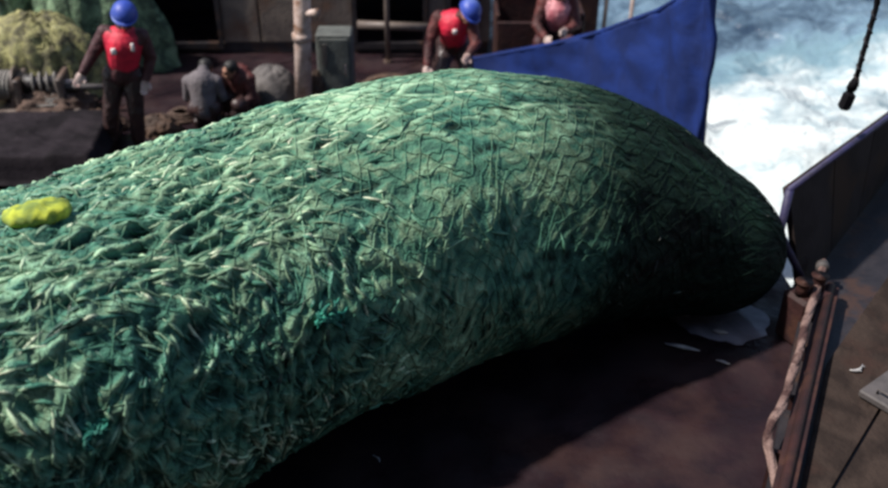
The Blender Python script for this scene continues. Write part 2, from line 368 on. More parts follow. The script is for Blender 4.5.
# ================================================================== starboard raised side deck, coaming, stern bulwark
inA, inB = Vector((1.55, 3.2)), Vector((3.02, 6.28))          # inner edge of the raised deck (towards the net)
d_pl = Vector((.62, .785)).normalized(); n_pl = Vector((d_pl.y, -d_pl.x))
outA, outB = Vector((3.08, 6.24)), Vector((6.6, 10.2))         # foot of the stern bulwark
side = MB(); side.prism([(inA.x + .02, inA.y), (9.2, -6.9), (9.2, 13.6), (5.98, 10.72), (2.84, 6.42), (2.86, 6.2), ][::1], .004, .262)
sd = side.build('raised_side_deck', M['dark']); tag(sd, 'raised side deck with weathered planks', None, None, 'structure')
def isect(o, d, a, b_):
    e = b_ - a; den = d.x*e.y - d.y*e.x
    if abs(den) < 1e-6: return None
    t_ = ((a.x - o.x)*e.y - (a.y - o.y)*e.x)/den; s_ = ((a.x - o.x)*d.y - (a.y - o.y)*d.x)/den; return t_, s_
inA2 = Vector((.75, 1.5))
seam0 = Vector((2.42, 4.19)); W = .47
inx = (inB - inA); innn = Vector((inx.y, -inx.x)).normalized()*.16
for k in range(-2, 9):
    lo = seam0 + n_pl*(W*k); hi = lo + n_pl*(W - .022)
    q = []
    for o_ in (lo, hi):
        a = isect(o_, d_pl, inA2 + innn, inB + innn); t0 = a[0] if a else -3
        bb = isect(o_, d_pl, outA - Vector((0, .10)), outB - Vector((0, .10))); t1 = bb[0] if bb else 5
        t0 = max(t0, -4.5)
        q.append((o_ + d_pl*t0, o_ + d_pl*t1))
    if (q[0][1] - q[0][0]).dot(d_pl) < .05 or (q[1][1] - q[1][0]).dot(d_pl) < .05: continue
    cut = random.uniform(.3, .7)
    for (f0, f1) in ((0, cut), (cut, 1)):
        g = .006
        A0 = q[0][0].lerp(q[0][1], f0) + d_pl*g; A1 = q[0][0].lerp(q[0][1], f1) - d_pl*g
        B0 = q[1][0].lerp(q[1][1], f0) + d_pl*g; B1 = q[1][0].lerp(q[1][1], f1) - d_pl*g
        mb = MB(); mb.prism([tuple(A0), tuple(A1), tuple(B1), tuple(B0)], .266, .30 + random.uniform(-.004, .006))
        mb.build('plank', M['plank'], sd)
# dark red coaming that borders the net bay
cdir = (inB - inA).normalized(); cn = Vector((cdir.y, -cdir.x))
cm = empty('deck_coaming', (inA2.x, inA2.y, 0), 'dark red steel coaming bordering the net bay under the hawser', 'coaming')
def off(mb_pts): return mb_pts
mb = MB(); e0, e1 = inA2, inB
mb.prism([tuple(e0), tuple(e1), tuple(e1 + cn*.13), tuple(e0 + cn*.13)], .006, .40)
for v_i, vv in enumerate(mb.v): mb.v[v_i] = (vv[0] - inA2.x, vv[1] - inA2.y, vv[2])
mb.build('coaming_plate', M['redpaint'], cm)
for k in range(9):
    o_ = e0.lerp(e1, (k + .5)/9) - inA2
    mb = MB(); mb.box((o_.x - cn.x*.03, o_.y - cn.y*.03, .20), (.06, .03, .36), rz=math.atan2(cn.y, cn.x)); mb.build('bracket', M['redpaint'], cm)
mb = MB(); a2, b2 = e0 - inA2, e1 - inA2; mb.tube([(a2.x + cn.x*.065, a2.y + cn.y*.065, .405), (b2.x + cn.x*.065, b2.y + cn.y*.065, .405)], .035, 10); mb.build('cap_bar', M['redpaint'], cm, True)
# hawser lying over the coaming
px_pts = [(823, 262, .47), (822, 272, .47), (818, 288, .47), (812, 306, .47), (806, 322, .47), (803, 338, .46), (800, 350, .46), (793, 370, .46), (788, 388, .46), (783, 404, .46), (774, 420, .46), (768, 434, .44), (768, 448, .42), (772, 462, .38), (776, 480, .34), (780, 500, .30), (790, 530, .30)]
pts = [P(*q) for q in px_pts]
mb = MB(); n = len(pts); fine = []
for i in range(n - 1):
    for k in range(6): fine.append(pts[i].lerp(pts[i + 1], k/6))
fine.append(pts[-1])
for _ in range(3): fine = [fine[0]] + [(fine[i - 1] + fine[i]*2 + fine[i + 1])/4 for i in range(1, len(fine) - 1)] + [fine[-1]]
# three laid strands
length = 0; hz = empty('hawser', tuple(fine[40]), 'thick pale frayed rope draped along the dark red coaming on the right', 'rope')
for s_ in range(3):
    length = 0; sp = []
    for i, q in enumerate(fine):
        if i: length += (q - fine[i - 1]).length
        t_ = (fine[min(i + 1, len(fine) - 1)] - fine[max(i - 1, 0)]).normalized(); a = t_.cross(Vector((0, 0, 1))).normalized(); b_ = t_.cross(a)
        an = length*9 + s_*2.0944; sp.append(q + (a*math.cos(an) + b_*math.sin(an))*.010 - fine[40])
    MB().tube(sp, [.023 + .004*math.sin(i*.45 + s_*1.3) for i in range(len(sp))], 8).build('rope_strand', M['rope'], hz, True)
mb = MB(); q = fine[3] - fine[40]; t_ = (fine[5] - fine[1]).normalized(); mb.tube([q - t_*.03, q + t_*.03], .052, 12); mb.build('ferrule', M['pinkmetal'], hz, True)

# stern bulwark leaning outboard
bw = empty('stern_bulwark', (3.1, 6.3, .30), 'brown grey bulwark with violet blue rim at right beside the foam', 'bulwark')
O = Vector((3.1, 6.3, .30))
rimA, rimB = P(789, 193, 1.1), P(888, 120, 1.1)
rd = (rimB - rimA); rimC = rimA + rd*3.0; footA = Vector((2.90, 6.36, .27)); footC = footA + (Vector((4.0, 7.36, .3)) - Vector((3.12, 6.2, .3)))*3.6
nseg = 7; th = Vector((-.045, .045, .02))
for k in range(nseg):
    f0, f1 = k/nseg + .0015, (k + 1)/nseg - .0015
    a0, a1, r0, r1 = footA.lerp(footC, f0), footA.lerp(footC, f1), rimA.lerp(rimC, f0), rimA.lerp(rimC, f1)
    mb = MB(); mb.add([q - O for q in (a0, a1, r1, r0, a0 + th, a1 + th, r1 + th, r0 + th)], [(0, 1, 2, 3), (7, 6, 5, 4), (0, 4, 5, 1), (3, 2, 6, 7), (1, 5, 6, 2), (0, 3, 7, 4)])
    mb.build('plate', M['bluebul'], bw)
mb = MB(); up = Vector((0, 0, .03)); mb.tube([rimA - O + up - rd*.01, rimA.lerp(rimC, .3) - O + up, rimC - O + up], .026, 12); mb.build('rim_rail', M['bluerim'], bw, True)
mb = MB(); mb.tube([rimA - O + up, rimA - O + Vector((-.015, -.03, -.35)), footA - O + Vector((-.01, -.01, .12))], [.034, .034, .03], 10); mb.build('end_rail', M['bluerim'], bw, True)
# rusty corner stanchion and fairlead at the stern corner
q0 = P(800, 268, .30)
st = empty('corner_bitt', (2.86, 6.12, 0), 'rusty red mooring bitt at the stern corner above the hawser end', 'bitt')
mb = MB(); mb.box((0, 0, .22), (.32, .26, .44), rz=.5, bev=.03); mb.build('base', M['redpaint'], st)
for s_ in (-.085, .085):
    mb = MB(); mb.tube([(s_*.9, s_*.5, .44), (s_*.9, s_*.5, .50), (s_*.9, s_*.5, .55), (s_*.9, s_*.5, .56)], [.055, .05, .05, .07], 14); mb.build('post', M['redpaint'], st, True)
# pale mooring plate with hole at right edge
pp = P(884, 408, .31); pl = empty('deck_hatch', tuple(pp), 'pale grey metal hatch cover on the planks at the right edge', 'hatch', rz=.65)
mb = MB(); mb.box((.22, 0, .03), (.52, .36, .06), bev=.012); mb.build('cover', M['pinkmetal'], pl)
mb = MB(); mb.tube([(.02, -.08, .065), (.02, -.08, .10), (.02, .08, .10), (.02, .08, .065)], .01, 8); mb.build('handle', M['pinkmetal'], pl, True)

def small_fish(name, loc, rz, L_, label, group, bend=.3):
    body = MB(); n = 9; vs = []
    for i in range(n):
        t_ = i/(n - 1); x = (t_ - .5)*L_; y = bend*L_*(t_ - .5)**2
        r_ = L_*.15*math.sin(math.pi*min(1, t_*.92 + .06))**.8 + .002
        for k in range(8):
            a = 2*math.pi*k/8; vs.append((x, y + r_*.75*math.cos(a), r_*math.sin(a)*.6 + L_*.07))
    fs = [(i*8 + k, i*8 + (k + 1) % 8, (i + 1)*8 + (k + 1) % 8, (i + 1)*8 + k) for i in range(n - 1) for k in range(8)] + [tuple(range(8))[::-1], tuple((n - 1)*8 + k for k in range(8))]
    body.add(vs, fs)
    root = empty(name, loc, label, 'fish', group, rz)
    body.build('body', M['fish'], root, True)
    e = L_*.5; y = bend*L_*.25; tf = MB()
    tf.add([(e*.9, y, L_*.06), (e*1.45, y + L_*.16, L_*.05), (e*1.25, y, L_*.05), (e*1.45, y - L_*.16, L_*.05), (e*.9, y, L_*.08), (e*1.45, y + L_*.16, L_*.07), (e*1.25, y, L_*.07), (e*1.45, y - L_*.16, L_*.07)], [(0, 1, 2), (0, 2, 3), (4, 6, 5), (4, 7, 6), (0, 4, 5, 1), (1, 5, 6, 2), (2, 6, 7, 3), (3, 7, 4, 0)])
    tf.build('tail', M['fish'], root)
    df = MB(); df.add([(-L_*.1, y*.1 - L_*.1, L_*.08), (L_*.12, y*.2 - L_*.1, L_*.08), (L_*.1, -L_*.2, L_*.07), (-L_*.1, y*.1 - L_*.1, L_*.10), (L_*.12, y*.2 - L_*.1, L_*.10), (L_*.1, -L_*.2, L_*.09)], [(0, 2, 1), (3, 4, 5), (0, 1, 4, 3), (1, 2, 5, 4), (2, 0, 3, 5)])
    df.build('fin', M['fish'], root)
    return root
small_fish('fish', tuple(P(858, 371, .31)), .4, .11, 'small pale curled fish alone on the grey planks at right', 'stray fish on the deck', .9)
small_fish('fish', tuple(P(378, 459, .0)), 2.2, .07, 'tiny pale fish lying in the black shade in front of the net', 'stray fish on the deck', .5)

# ================================================================== the full trawl net
ctr = np.array([[-5.9, 1.7, 1.03], [-4.4, 2.75, 1.05], [-3.12, 3.76, 1.05], [-2.25, 4.44, 1.05], [-1.29, 5.24, 1.07], [-.16, 6.03, 1.10], [.75, 6.40, 1.02], [1.42, 6.54, .87], [1.96, 6.58, .67], [2.30, 6.58, .56], [2.54, 6.62, .48], [2.70, 6.66, .43], [2.73, 6.67, .42]])
rad = np.array([1.03, 1.09, 1.09, 1.07, 1.08, 1.10, 1.00, .84, .66, .56, .40, .20, .02])
def catmull(A, n):
    A = np.vstack([2*A[0] - A[1], A, 2*A[-1] - A[-2]]) if A.ndim == 2 else np.concatenate([[2*A[0] - A[1]], A, [2*A[-1] - A[-2]]])
    m_ = len(A) - 3; t_ = np.linspace(0, m_ - 1e-9, n); i = t_.astype(int); f = t_ - i
    if A.ndim == 2: f = f[:, None]
    p0, p1, p2, p3 = A[i], A[i + 1], A[i + 2], A[i + 3]
    return .5*(2*p1 + (p2 - p0)*f + (2*p0 - 5*p1 + 4*p2 - p3)*f*f + (3*p1 - p0 - 3*p2 + p3)*f**3)
NSEG, NTH = 860, 560
C0 = catmull(ctr, 1500); R0 = np.clip(catmull(rad, 1500), .015, 9)
arc = np.concatenate([[0], np.cumsum(np.linalg.norm(np.diff(C0, axis=0), axis=1))]); LEN = arc[-1]
sa = np.linspace(0, LEN, NSEG); C_ = np.stack([np.interp(sa, arc, C0[:, k]) for k in range(3)], 1); R_ = np.interp(sa, arc, R0)
T_ = np.gradient(C_, axis=0); T_ /= np.linalg.norm(T_, axis=1)[:, None]
B_ = np.cross(T_, [0, 0, 1]); B_ /= np.linalg.norm(B_, axis=1)[:, None]      # points to the camera side (starboard-forward)
U_ = np.cross(B_, T_)
th = np.linspace(-math.pi, math.pi, NTH, endpoint=False) + math.pi/NTH                     # 0 = top, + = camera side
cs, sn = np.cos(th), np.sin(th)
rr = R_[:, None]*(1 + 0*th[None])
dirn = U_[:, None]*cs[None, :, None] + B_[:, None]*sn[None, :, None]
# sag: the bag spreads a little low down and is flat where it lies on the deck
AS = sa[:, None] + 0*th[None]; AT = th[None]*1.15 + 0*AS                                  # arc-length coordinates (m)
cx, sx_ = np.cos(th)[None]*1.15 + 0*AS, np.sin(th)[None]*1.15 + 0*AS                        # seamless version
lump = fbm(AS*.9, cx*1.1, sx_*1.1, 3)*.085
wx = fbm(AS*1.7, cx*1.9, sx_*1.9 + 5, 3)*.55
front = sstep(.45, 1.15, th)[None] + 0*AS
# long shallow pleats on the crown, short crumples on the flank
along = fbm(AS*3.4 + wx*.8, cx*9.5 + wx*2, sx_*9.5, 4, ridge=True)
cross = fbm(AS*6.5 + wx*2.5 + AT*2.0, cx*3.6, sx_*3.6 + 2, 4, ridge=True)
crump = fbm(AS*10 + wx, cx*12, sx_*12 + 9, 3)
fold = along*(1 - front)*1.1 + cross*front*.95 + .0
endf = sstep(LEN - .9, LEN - .05, AS)
tailq = sstep(4.9, 7.3, AS)                                                                 # smoother, tauter netting near the tail
amp = (.058*(1 - .70*tailq))
disp = lump*(1 - .6*endf) + (fold - .35)*amp*(1 - .9*endf) + crump*.030*(1 - .6*tailq)
sizef = np.clip(R_/1.0, .1, 1)[:, None]
G = C_[:, None] + dirn*(rr + disp*sizef)[..., None]
flat = G[..., 2] < .03
G[..., 2] = np.where(flat, .03 + .002*crump, G[..., 2])
def gnormals(G):
    ds = np.gradient(G, axis=0); dt = np.roll(G, -1, 1) - np.roll(G, 1, 1); n = np.cross(dt, ds); n /= np.linalg.norm(n, axis=2)[..., None] + 1e-9
    s_ = np.sign((n*dirn).sum(-1)); return n*np.where(s_ == 0, 1, s_)[..., None]
GN = gnormals(G)
pat = fbm(AS*1.1 + 4, cx*1.3, sx_*1.3, 4)
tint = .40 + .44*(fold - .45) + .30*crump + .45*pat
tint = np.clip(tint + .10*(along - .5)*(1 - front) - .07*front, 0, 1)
tail_dark = np.clip(sstep(LEN - 2.9, LEN - 1.65, AS + .35*pat) + 0*AS, 0, 1)
def wear_at(s_, t_):
    x = fbm(s_*.8 + 7, t_*1.1, 2.6, 4)
    return np.clip(sstep(-.12, .30, x + .28*np.exp(-((s_ - (LEN - 4.0))/1.1)**2 - ((t_ - .25)/.5)**2)) + .25*np.exp(-((t_ + .35)/.35)**2), 0, .5)
wear = wear_at(AS, np.abs(th)[None]*np.sign(th)[None]*1.0 + 0*AS)
i = np.arange(NSEG - 1)[:, None]*NTH; j = np.arange(NTH)[None]; j2 = (j + 1) % NTH
F = np.stack([i + j, i + j2, i + NTH + j2, i + NTH + j], -1).reshape(-1, 4)
net_root = Vector((-1.21, 4.95, 0))
net = empty('trawl_net', tuple(net_root), 'huge bulging green trawl net full of fish lying across the wet deck', 'fishing net')
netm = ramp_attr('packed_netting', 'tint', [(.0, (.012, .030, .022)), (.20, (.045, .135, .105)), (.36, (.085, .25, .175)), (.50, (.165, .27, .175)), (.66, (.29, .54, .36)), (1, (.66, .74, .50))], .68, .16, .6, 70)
off_ = np.array(net_root)
def add_part(name, V, F_, attrs, m_, smooth=True, kind='stuff'):
    me = ngmesh(name, V - off_, F_, attrs); o = link(name, me, m_, net, smooth)
    if kind: o['kind'] = kind
    return o
add_part('netting', G.reshape(-1, 3), F, {'tint': tint.ravel(), 'tail_dark': tail_dark.ravel(), 'wear': wear.ravel()}, netm, kind=None)

def grid_at(si, tj):
    si = np.clip(si, 0, NSEG - 1.001); i0 = si.astype(int); f = (si - i0)[..., None]; tj = tj % NTH; j0 = tj.astype(int) % NTH; g = (tj - np.floor(tj))[..., None]; j1 = (j0 + 1) % NTH
    s4 = lambda A: (A[i0, j0]*(1 - f)*(1 - g) + A[i0 + 1, j0]*f*(1 - g) + A[i0, j1]*(1 - f)*g + A[i0 + 1, j1]*f*g)
    return s4(G), s4(GN), tail_dark[i0, j0]
perS = (NSEG - 1)/LEN; perT = NTH/(2*math.pi)
def ribbons(n, Lr, Wr, Hr, dirfun, sfun, lift, steps=6):
    s0, t0 = sfun(n); ang = dirfun(s0, t0); Ls = RNG.uniform(*Lr, n)*RNG.uniform(.6, 1.2, n); Ws = RNG.uniform(*Wr, n); Hs = RNG.uniform(*Hr, n); bend = RNG.normal(0, .55, n)
    ids = np.clip((s0*perS).astype(int), 0, NSEG - 1); Rl = np.maximum(R_[ids], .25)
    u = np.linspace(0, 1, steps); a = ang[:, None] + bend[:, None]*(u - .5)[None]
    st = Ls[:, None]/(steps - 1)
    S_ = s0[:, None] + np.concatenate([np.zeros((n, 1)), np.cumsum(np.cos(a)*st, 1)[:, :-1]], 1)
    Tt = t0[:, None] + np.concatenate([np.zeros((n, 1)), np.cumsum(np.sin(a)*st, 1)[:, :-1]], 1)/Rl[:, None]
    Pp, Nn, ag = grid_at(S_*perS, (Tt + math.pi)*perT - .5)
    tang = np.gradient(Pp, axis=1); tang /= np.linalg.norm(tang, axis=2)[..., None] + 1e-9
    sd_ = np.cross(Nn, tang); prof = np.sin(math.pi*np.clip(u*.92 + .04, 0, 1))[None, :, None]
    arch = (lift + .6*Hs[:, None]*np.sin(math.pi*u)[None]*RNG.uniform(0, 1.3, (n, 1)))[..., None]
    Pc = Pp + Nn*arch
    A = Pc + sd_*Ws[:, None, None]*prof*.5 - Nn*.008; Bp = Pc + Nn*Hs[:, None, None]*prof*.7; Cc = Pc - sd_*Ws[:, None, None]*prof*.5 - Nn*.008
    V = np.stack([A, Bp, Cc], 2).reshape(-1, 3); idx = np.arange(n*steps*3).reshape(n, steps, 3)
    Fs = np.concatenate([np.stack([idx[:, :-1, k], idx[:, :-1, (k + 1) % 3], idx[:, 1:, (k + 1) % 3], idx[:, 1:, k]], -1).reshape(-1, 4) for k in (0, 1, 2)])
    return V, Fs, ag, (n, steps), s0, t0
def s_rand(n):
    s0 = RNG.uniform(.2, LEN - .35, n); t0 = RNG.uniform(-1.5, 2.35, n); return s0, t0
def dir_flow(s0, t0):
    fr = sstep(.55, 1.2, t0); n_ = fbm(s0*1.3, t0*1.6, 3.3, 2)
    return (1 - fr)*(.12 + 1.2*n_ + RNG.normal(0, .32, len(s0))) + fr*(1.15 + 2.2*n_ + RNG.normal(0, .5, len(s0)))
n = 10500
V, Fs, ag, (nn, stp), s0, t0 = ribbons(n, (.07, .24), (.014, .042), (.006, .018), dir_flow, s_rand, .000)
keep = RNG.uniform(size=n) > .97*sstep(5.2, 7.2, s0)
crest = fbm(s0*1.6, t0*2.0, 8.8, 3)
reg = fbm(s0*.55 + 3, t0*.8, 1.8, 3)
tr = np.clip(RNG.normal(.40, .16, n) + .75*crest + .3*reg - .10*sstep(.5, 1.4, t0), .02, 1)
tr = np.where(RNG.uniform(size=n) < .035*(1 - sstep(.6, 1.3, t0)), .92, tr)
def sel(V, Fs, keep, tr, ag, nn, stp):
    kk = np.repeat(keep, stp*3); fk = kk[Fs[:, 0]]; remap = np.cumsum(kk) - 1
    return V[kk], remap[Fs[fk]], np.repeat(tr, stp*3)[kk], np.repeat(ag.reshape(nn, stp), 3, axis=1).reshape(-1)[kk]
Vk, Fk, tk, ak = sel(V, Fs, keep, tr, ag, nn, stp)
frm = ramp_attr('frayed_chafing_twine', 'tint', [(.0, (.016, .044, .032)), (.22, (.036, .150, .112)), (.40, (.10, .30, .21)), (.56, (.20, .32, .21)), (.72, (.42, .66, .43)), (1, (.68, .72, .54))], .36, .45, .4, 90)
add_part('chafing_twine', Vk, Fk, {'tint': tk, 'tail_dark': ak, 'wear': np.repeat(np.clip(wear_at(s0, t0)*RNG.uniform(.5, 1.2, n), 0, .9), stp*3)[np.repeat(keep, stp*3)]}, frm)
# thin loose ends
n = 400
V, Fs, ag, (nn, stp), s0, t0 = ribbons(n, (.06, .20), (.004, .009), (.004, .010), lambda a, b_: dir_flow(a, b_) + RNG.normal(0, .8, len(a)), s_rand, .004)
keep = RNG.uniform(size=n) > 1.0*sstep(4.8, 7.0, s0); tr = np.clip(RNG.normal(.55, .3, n), 0, 1)
Vk, Fk, tk, ak = sel(V, Fs, keep, tr, ag, nn, stp)
add_part('loose_twine_ends', Vk, Fk, {'tint': tk, 'tail_dark': ak}, frm)
# the diamond meshes themselves: two families of crossing cords pulled over the catch
def cords(n_c, turn, m_per, r_):
    Vs, Fq, at, ags = [], [], [], []; base = 0
    ss = np.arange(.1, LEN - .15, 1/m_per)
    for k in range(n_c):
        t0 = 2*math.pi*k/n_c + turn*ss; wv = fbm(ss*2.2, t0*1.3, k*.0 + 2, 3)*.45 + fbm(ss*6, t0*2, 5, 2)*.05
        tt = t0 + wv + .02*np.sin(ss*2*math.pi*4.3 + k*math.pi)
        mod = (tt + math.pi) % (2*math.pi) - math.pi
        Pp, Nn, ag = grid_at(ss*perS, (mod + math.pi)*perT - .5)
        tg = np.gradient(Pp, axis=0); tg /= np.linalg.norm(tg, axis=1)[:, None] + 1e-9; sd_ = np.cross(Nn, tg)
        Pc = Pp + Nn*.004; ring = np.stack([Pc + Nn*r_*1.2, Pc + sd_*r_, Pc - sd_*r_], 1).reshape(-1, 3); m_ = len(ss); idx = np.arange(m_*3).reshape(m_, 3)
        vis = (mod > -1.7) & (mod < 2.5); ok = vis[:-1] & vis[1:]
        for q in range(3):
            f = np.stack([idx[:-1, q], idx[:-1, (q + 1) % 3], idx[1:, (q + 1) % 3], idx[1:, q]], -1)[ok]; Fq.append(f + base)
        Vs.append(ring); at.append(np.repeat(np.clip(tint[(ss*perS).astype(int), (((mod + math.pi)*perT - .5) % NTH).astype(int)]*.9 + .08 + .12*fbm(ss*2 + k, 0*ss, 3, 2), 0, 1), 3)); ags.append(np.repeat(ag, 3)); base += m_*3
    return np.vstack(Vs), np.vstack(Fq), np.concatenate(at), np.concatenate(ags)
for turn in (.95, -.95):
    V, Fq, at, ags = cords(50, turn, 26, .0034); add_part('diamond_mesh', V, Fq, {'tint': at, 'tail_dark': ags}, netm)
# bright teal knots of mending twine
def knot(px, py, size, rz, label):
    # nearest point of the bag along the sight line of the photo
    r = _ray(px, py); o_ = np.array([0, 0, CAM_H]); d = G - o_; r = r/np.linalg.norm(r); tpar = (d*r).sum(-1); dist = np.linalg.norm(d - tpar[..., None]*r, axis=-1)
    ok = dist < .03; tpar = np.where(ok, tpar, 1e9); k = np.unravel_index(np.argmin(tpar), tpar.shape); p_ = Vector(G[k]); n_ = Vector(GN[k])
    return p_, n_
for px, py, sz in ((335, 318, .12), (95, 436, .12), (324, 312, .08)):
    p_, n_ = knot(px, py, sz, 0, ''); mb = MB(); a = n_.orthogonal().normalized(); b_ = n_.cross(a)
    for k in range(15):
        an = random.uniform(0, 6.28); q = [p_ - Vector(off_) + n_*.01]; dcur = (a*math.cos(an) + b_*math.sin(an)); cur = q[0]
        for s_ in range(5):
            dcur = (dcur + a*random.uniform(-1.1, 1.1) + b_*random.uniform(-1.1, 1.1)).normalized(); cur = cur + dcur*sz*.22; q.append(cur + n_*random.uniform(-.01, .02))
        mb.tube(q, [.012, .013, .012, .01, .008, .003], 5)
    mb.sph(p_ - Vector(off_) + n_*.01, (sz*.22, sz*.22, sz*.18)); o = mb.build('teal_twine_knot', M['teal'], net, True)
# yellow float lashed on the bag
p_, n_ = knot(40, 209, 0, 0, '')
fl = empty('net_float', tuple(p_), 'yellow green plastic float half buried on top of the net at left', 'float')
ax = (P(60, 204, 1.9) - P(20, 213, 1.9)).normalized(); Q = Matrix((ax, n_.cross(ax).normalized(), n_)).transposed()
mb = MB(); mb.sph(n_*.005, (.15, .09, .055), 22, 14, Q); mb.sph(n_*.0 + Q @ Vector((-.10, .015, 0)), (.085, .08, .045), 18, 10, Q)
link('shell', remeshed(mb, 'shell', .012, .02, 9, 2), M['yellow'], fl, True)
# ================================================================== blue stern plate on the port side of the net
bp_ = empty('blue_bulwark', (.55, 11.75, 0), 'tall royal blue painted steel plate sloping up behind the net towards the sea', 'bulwark')
Ob = Vector((.55, 11.75, 0)); plan = [Vector((.25, 11.9)), Vector((1.25, 10.95)), Vector((1.9, 10.05)), Vector((2.38, 9.2)), Vector((2.52, 8.86))]
tops = [P(492, 71, 0), P(560, 40, 0), P(625, 16, 0), P(690, -6, 0), P(712, 6, 0)]
def top_z(pl2, px): # height of the sight line at this plan point
    return CAM_H - pl2.y*math.tan(PITCH + math.atan((px - 244)/FPX))
NB, NZ = 60, 26; V = []; pc = catmull(np.array([[q.x, q.y] for q in plan]), NB)
tz = np.interp(np.linspace(0, 1, NB), [0, .22, .45, .70, .88, .96, 1.0], [.10, .60, 1.10, 1.72, 2.12, 2.16, 2.02])
for side_ in (0, 1):
    for i in range(NB):
        tg = pc[min(i + 1, NB - 1)] - pc[max(i - 1, 0)]; tg /= np.linalg.norm(tg); nn_ = np.array([tg[1], -tg[0]])
        for k in range(NZ):
            z = tz[i]*k/(NZ - 1); lean = .10*(z/2)**1.5
            ww = .09*float(fbm(i*.10, z*1.3 + i*.03, 2.0, 3)) + .035*math.sin(i*.42 + z*1.5)*(.3 + z/2)
            p2 = pc[i] + nn_*(ww - lean*.2 - .05*side_)
            ext = .17*math.sin(math.pi*min(1, z/1.9))*(i/(NB - 1))**6
            p2 = p2 + tg*ext
            V.append((p2[0] - Ob.x, p2[1] - Ob.y, z + .004))
V = np.array(V); idx = np.arange(2*NB*NZ).reshape(2, NB, NZ); Fq = []
for s_ in (0, 1):
    f = np.stack([idx[s_, :-1, :-1], idx[s_, 1:, :-1], idx[s_, 1:, 1:], idx[s_, :-1, 1:]], -1).reshape(-1, 4); Fq.append(f if s_ == 0 else f[:, ::-1])
Fq.append(np.stack([idx[0, :-1, -1], idx[0, 1:, -1], idx[1, 1:, -1], idx[1, :-1, -1]], -1)); Fq.append(np.stack([idx[0, -1, :-1], idx[1, -1, :-1], idx[1, -1, 1:], idx[0, -1, 1:]], -1)); Fq.append(np.stack([idx[0, 0, :-1], idx[0, 0, 1:], idx[1, 0, 1:], idx[1, 0, :-1]], -1))
link('plate', ngmesh('plate', V, np.vstack(Fq)), M['blue'], bp_, True)
mb = MB(); mb.tube([Vector(V[idx[0, i, -1]]) + Vector((0.01, .02, .0)) for i in range(0, NB, 3)] + [Vector(V[idx[0, NB - 1, -1]])], .028, 8); mb.build('edge_bar', M['blue'], bp_, True)
for fi in (18, 36, 50):
    q = V[idx[1, fi, :]]; mb = MB(); a0 = Vector(q[0]); a1 = Vector(q[-3]); dn = Vector((.20, .14, 0))
    mb.add([a0, a1, a1 + dn*.3, a0 + dn*1.5] + [x + Vector((.02, -.02, 0)) for x in (a0, a1, a1 + dn*.3, a0 + dn*1.5)], [(0, 1, 2, 3), (7, 6, 5, 4), (0, 4, 5, 1), (1, 5, 6, 2), (2, 6, 7, 3), (3, 7, 4, 0)]); mb.build('knee', M['blue'], bp_)

# ================================================================== deckhouse across the back
dh = empty('deckhouse', (-4, 12.6, 0), 'grey brown steel deckhouse with dark open doorways behind the crew', 'deckhouse')
def wallpiece(name, x0, x1, z0, z1, y=12.5, m_='steel', thick=.08):
    mb = MB(); mb.box(((x0 + x1)/2 + 4, y - 12.6, (z0 + z1)/2), (x1 - x0, thick, z1 - z0), bev=.008); return mb.build(name, M[m_], dh)
X = lambda px: PY(px, 50, 12.5).x
wx_ = [(-14, X(-30)), (X(-27), X(28)), (X(31), X(88)), (X(91), X(150)), (X(226), X(262)), (X(264), X(300)), (X(303), X(354)), (X(428), X(446)), (X(478), .62)]
for a, b_ in wx_: wallpiece('wall_panel', a, b_, .16, 2.6, m_='tan' if abs(a - X(226)) < .01 or abs(a - X(264)) < .01 else 'steel')
for a, b_ in ((X(150), X(226)), (X(354), X(428)), (X(446), X(478))):
    wallpiece('lintel', a, b_, 2.05, 2.6); 
    mb = MB(); c0, c1 = a + 4 + .003, b_ + 4 - .003
    for xx in (c0 + .03, c1 - .03): mb.box((xx, -.16, 1.1), (.06, .05, 1.9))
    mb.box(((c0 + c1)/2, -.16, .12), (c1 - c0, .05, .08)); mb.build('door_frame', M['dark'], dh)
wallpiece('back_wall', -14, .6, .0, 2.6, 14.3, 'dark')
mb = MB(); mb.box((-6.7 + 4, .85, 2.66), (14.7, 2.2, .10)); mb.build('roof', M['steel'], dh)
for a in (-13.9, .57):
    mb = MB(); mb.box((a + 4, .85, 1.3), (.08, 1.62, 2.58)); mb.build('side_wall', M['steel'], dh)
wallpiece('skirting', -14, .6, .004, .155, 12.5, 'dark', .06)
mb = MB(); mb.tube([(X(360) + 4, -.30, .46), (X(432) + 4, -.30, .42)], .055, 10); mb.build('pipe', M['steel'], dh, True)
mb = MB(); mb.tube([(X(470) + 4, -.26, 1.02), (X(520) + 4, -.26, 1.0)], .03, 8); mb.build('pipe', M['pale'], dh, True)

rw = empty('aft_bulwark', (1.5, 12.5, 0), 'low red brown steel bulwark across the stern behind the pink vested crew member', 'bulwark')
for k in range(3):
    mb = MB(); mb.box((-.60 + k*.47, 0, .50), (.46, .06, .98), bev=.008); mb.build('plate', M['redpaint'], rw)
mb = MB(); mb.tube([(-.84, 0, 1.01), (.56, 0, 1.01)], .045, 8); mb.build('cap_rail', M['steel'], rw, True)
def post(name, px, py_base, py_ref, r_, h_, m_, label, lean=0, knob=True, group=None):
    b_ = P(px, py_base, 0); root = empty(name, tuple(b_), label, 'post', group)
    mb = MB(); mb.tube([(0, 0, .02), (lean*.35, 0, h_*.35), (lean, 0, h_)], [r_, r_*.97, r_*.95], 16); mb.build('shaft', M[m_], root, True)
    mb = MB(); mb.tube([(0, 0, 0), (0, 0, .03)], r_*1.7, 14); mb.build('foot_flange', M[m_], root)
    return root
pr = post('samson_post', 304, 112, 0, .10, 2.6, 'pale', 'thick cream painted post rising behind the net, left of the grey green locker', .16)
mb = MB(); mb.tube([(.08, -.02, 1.22), (.22, -.10, 1.25), (.27, -.12, 1.25)], [.045, .04, .06], 12); mb.build('cleat', M['pale'], pr, True)
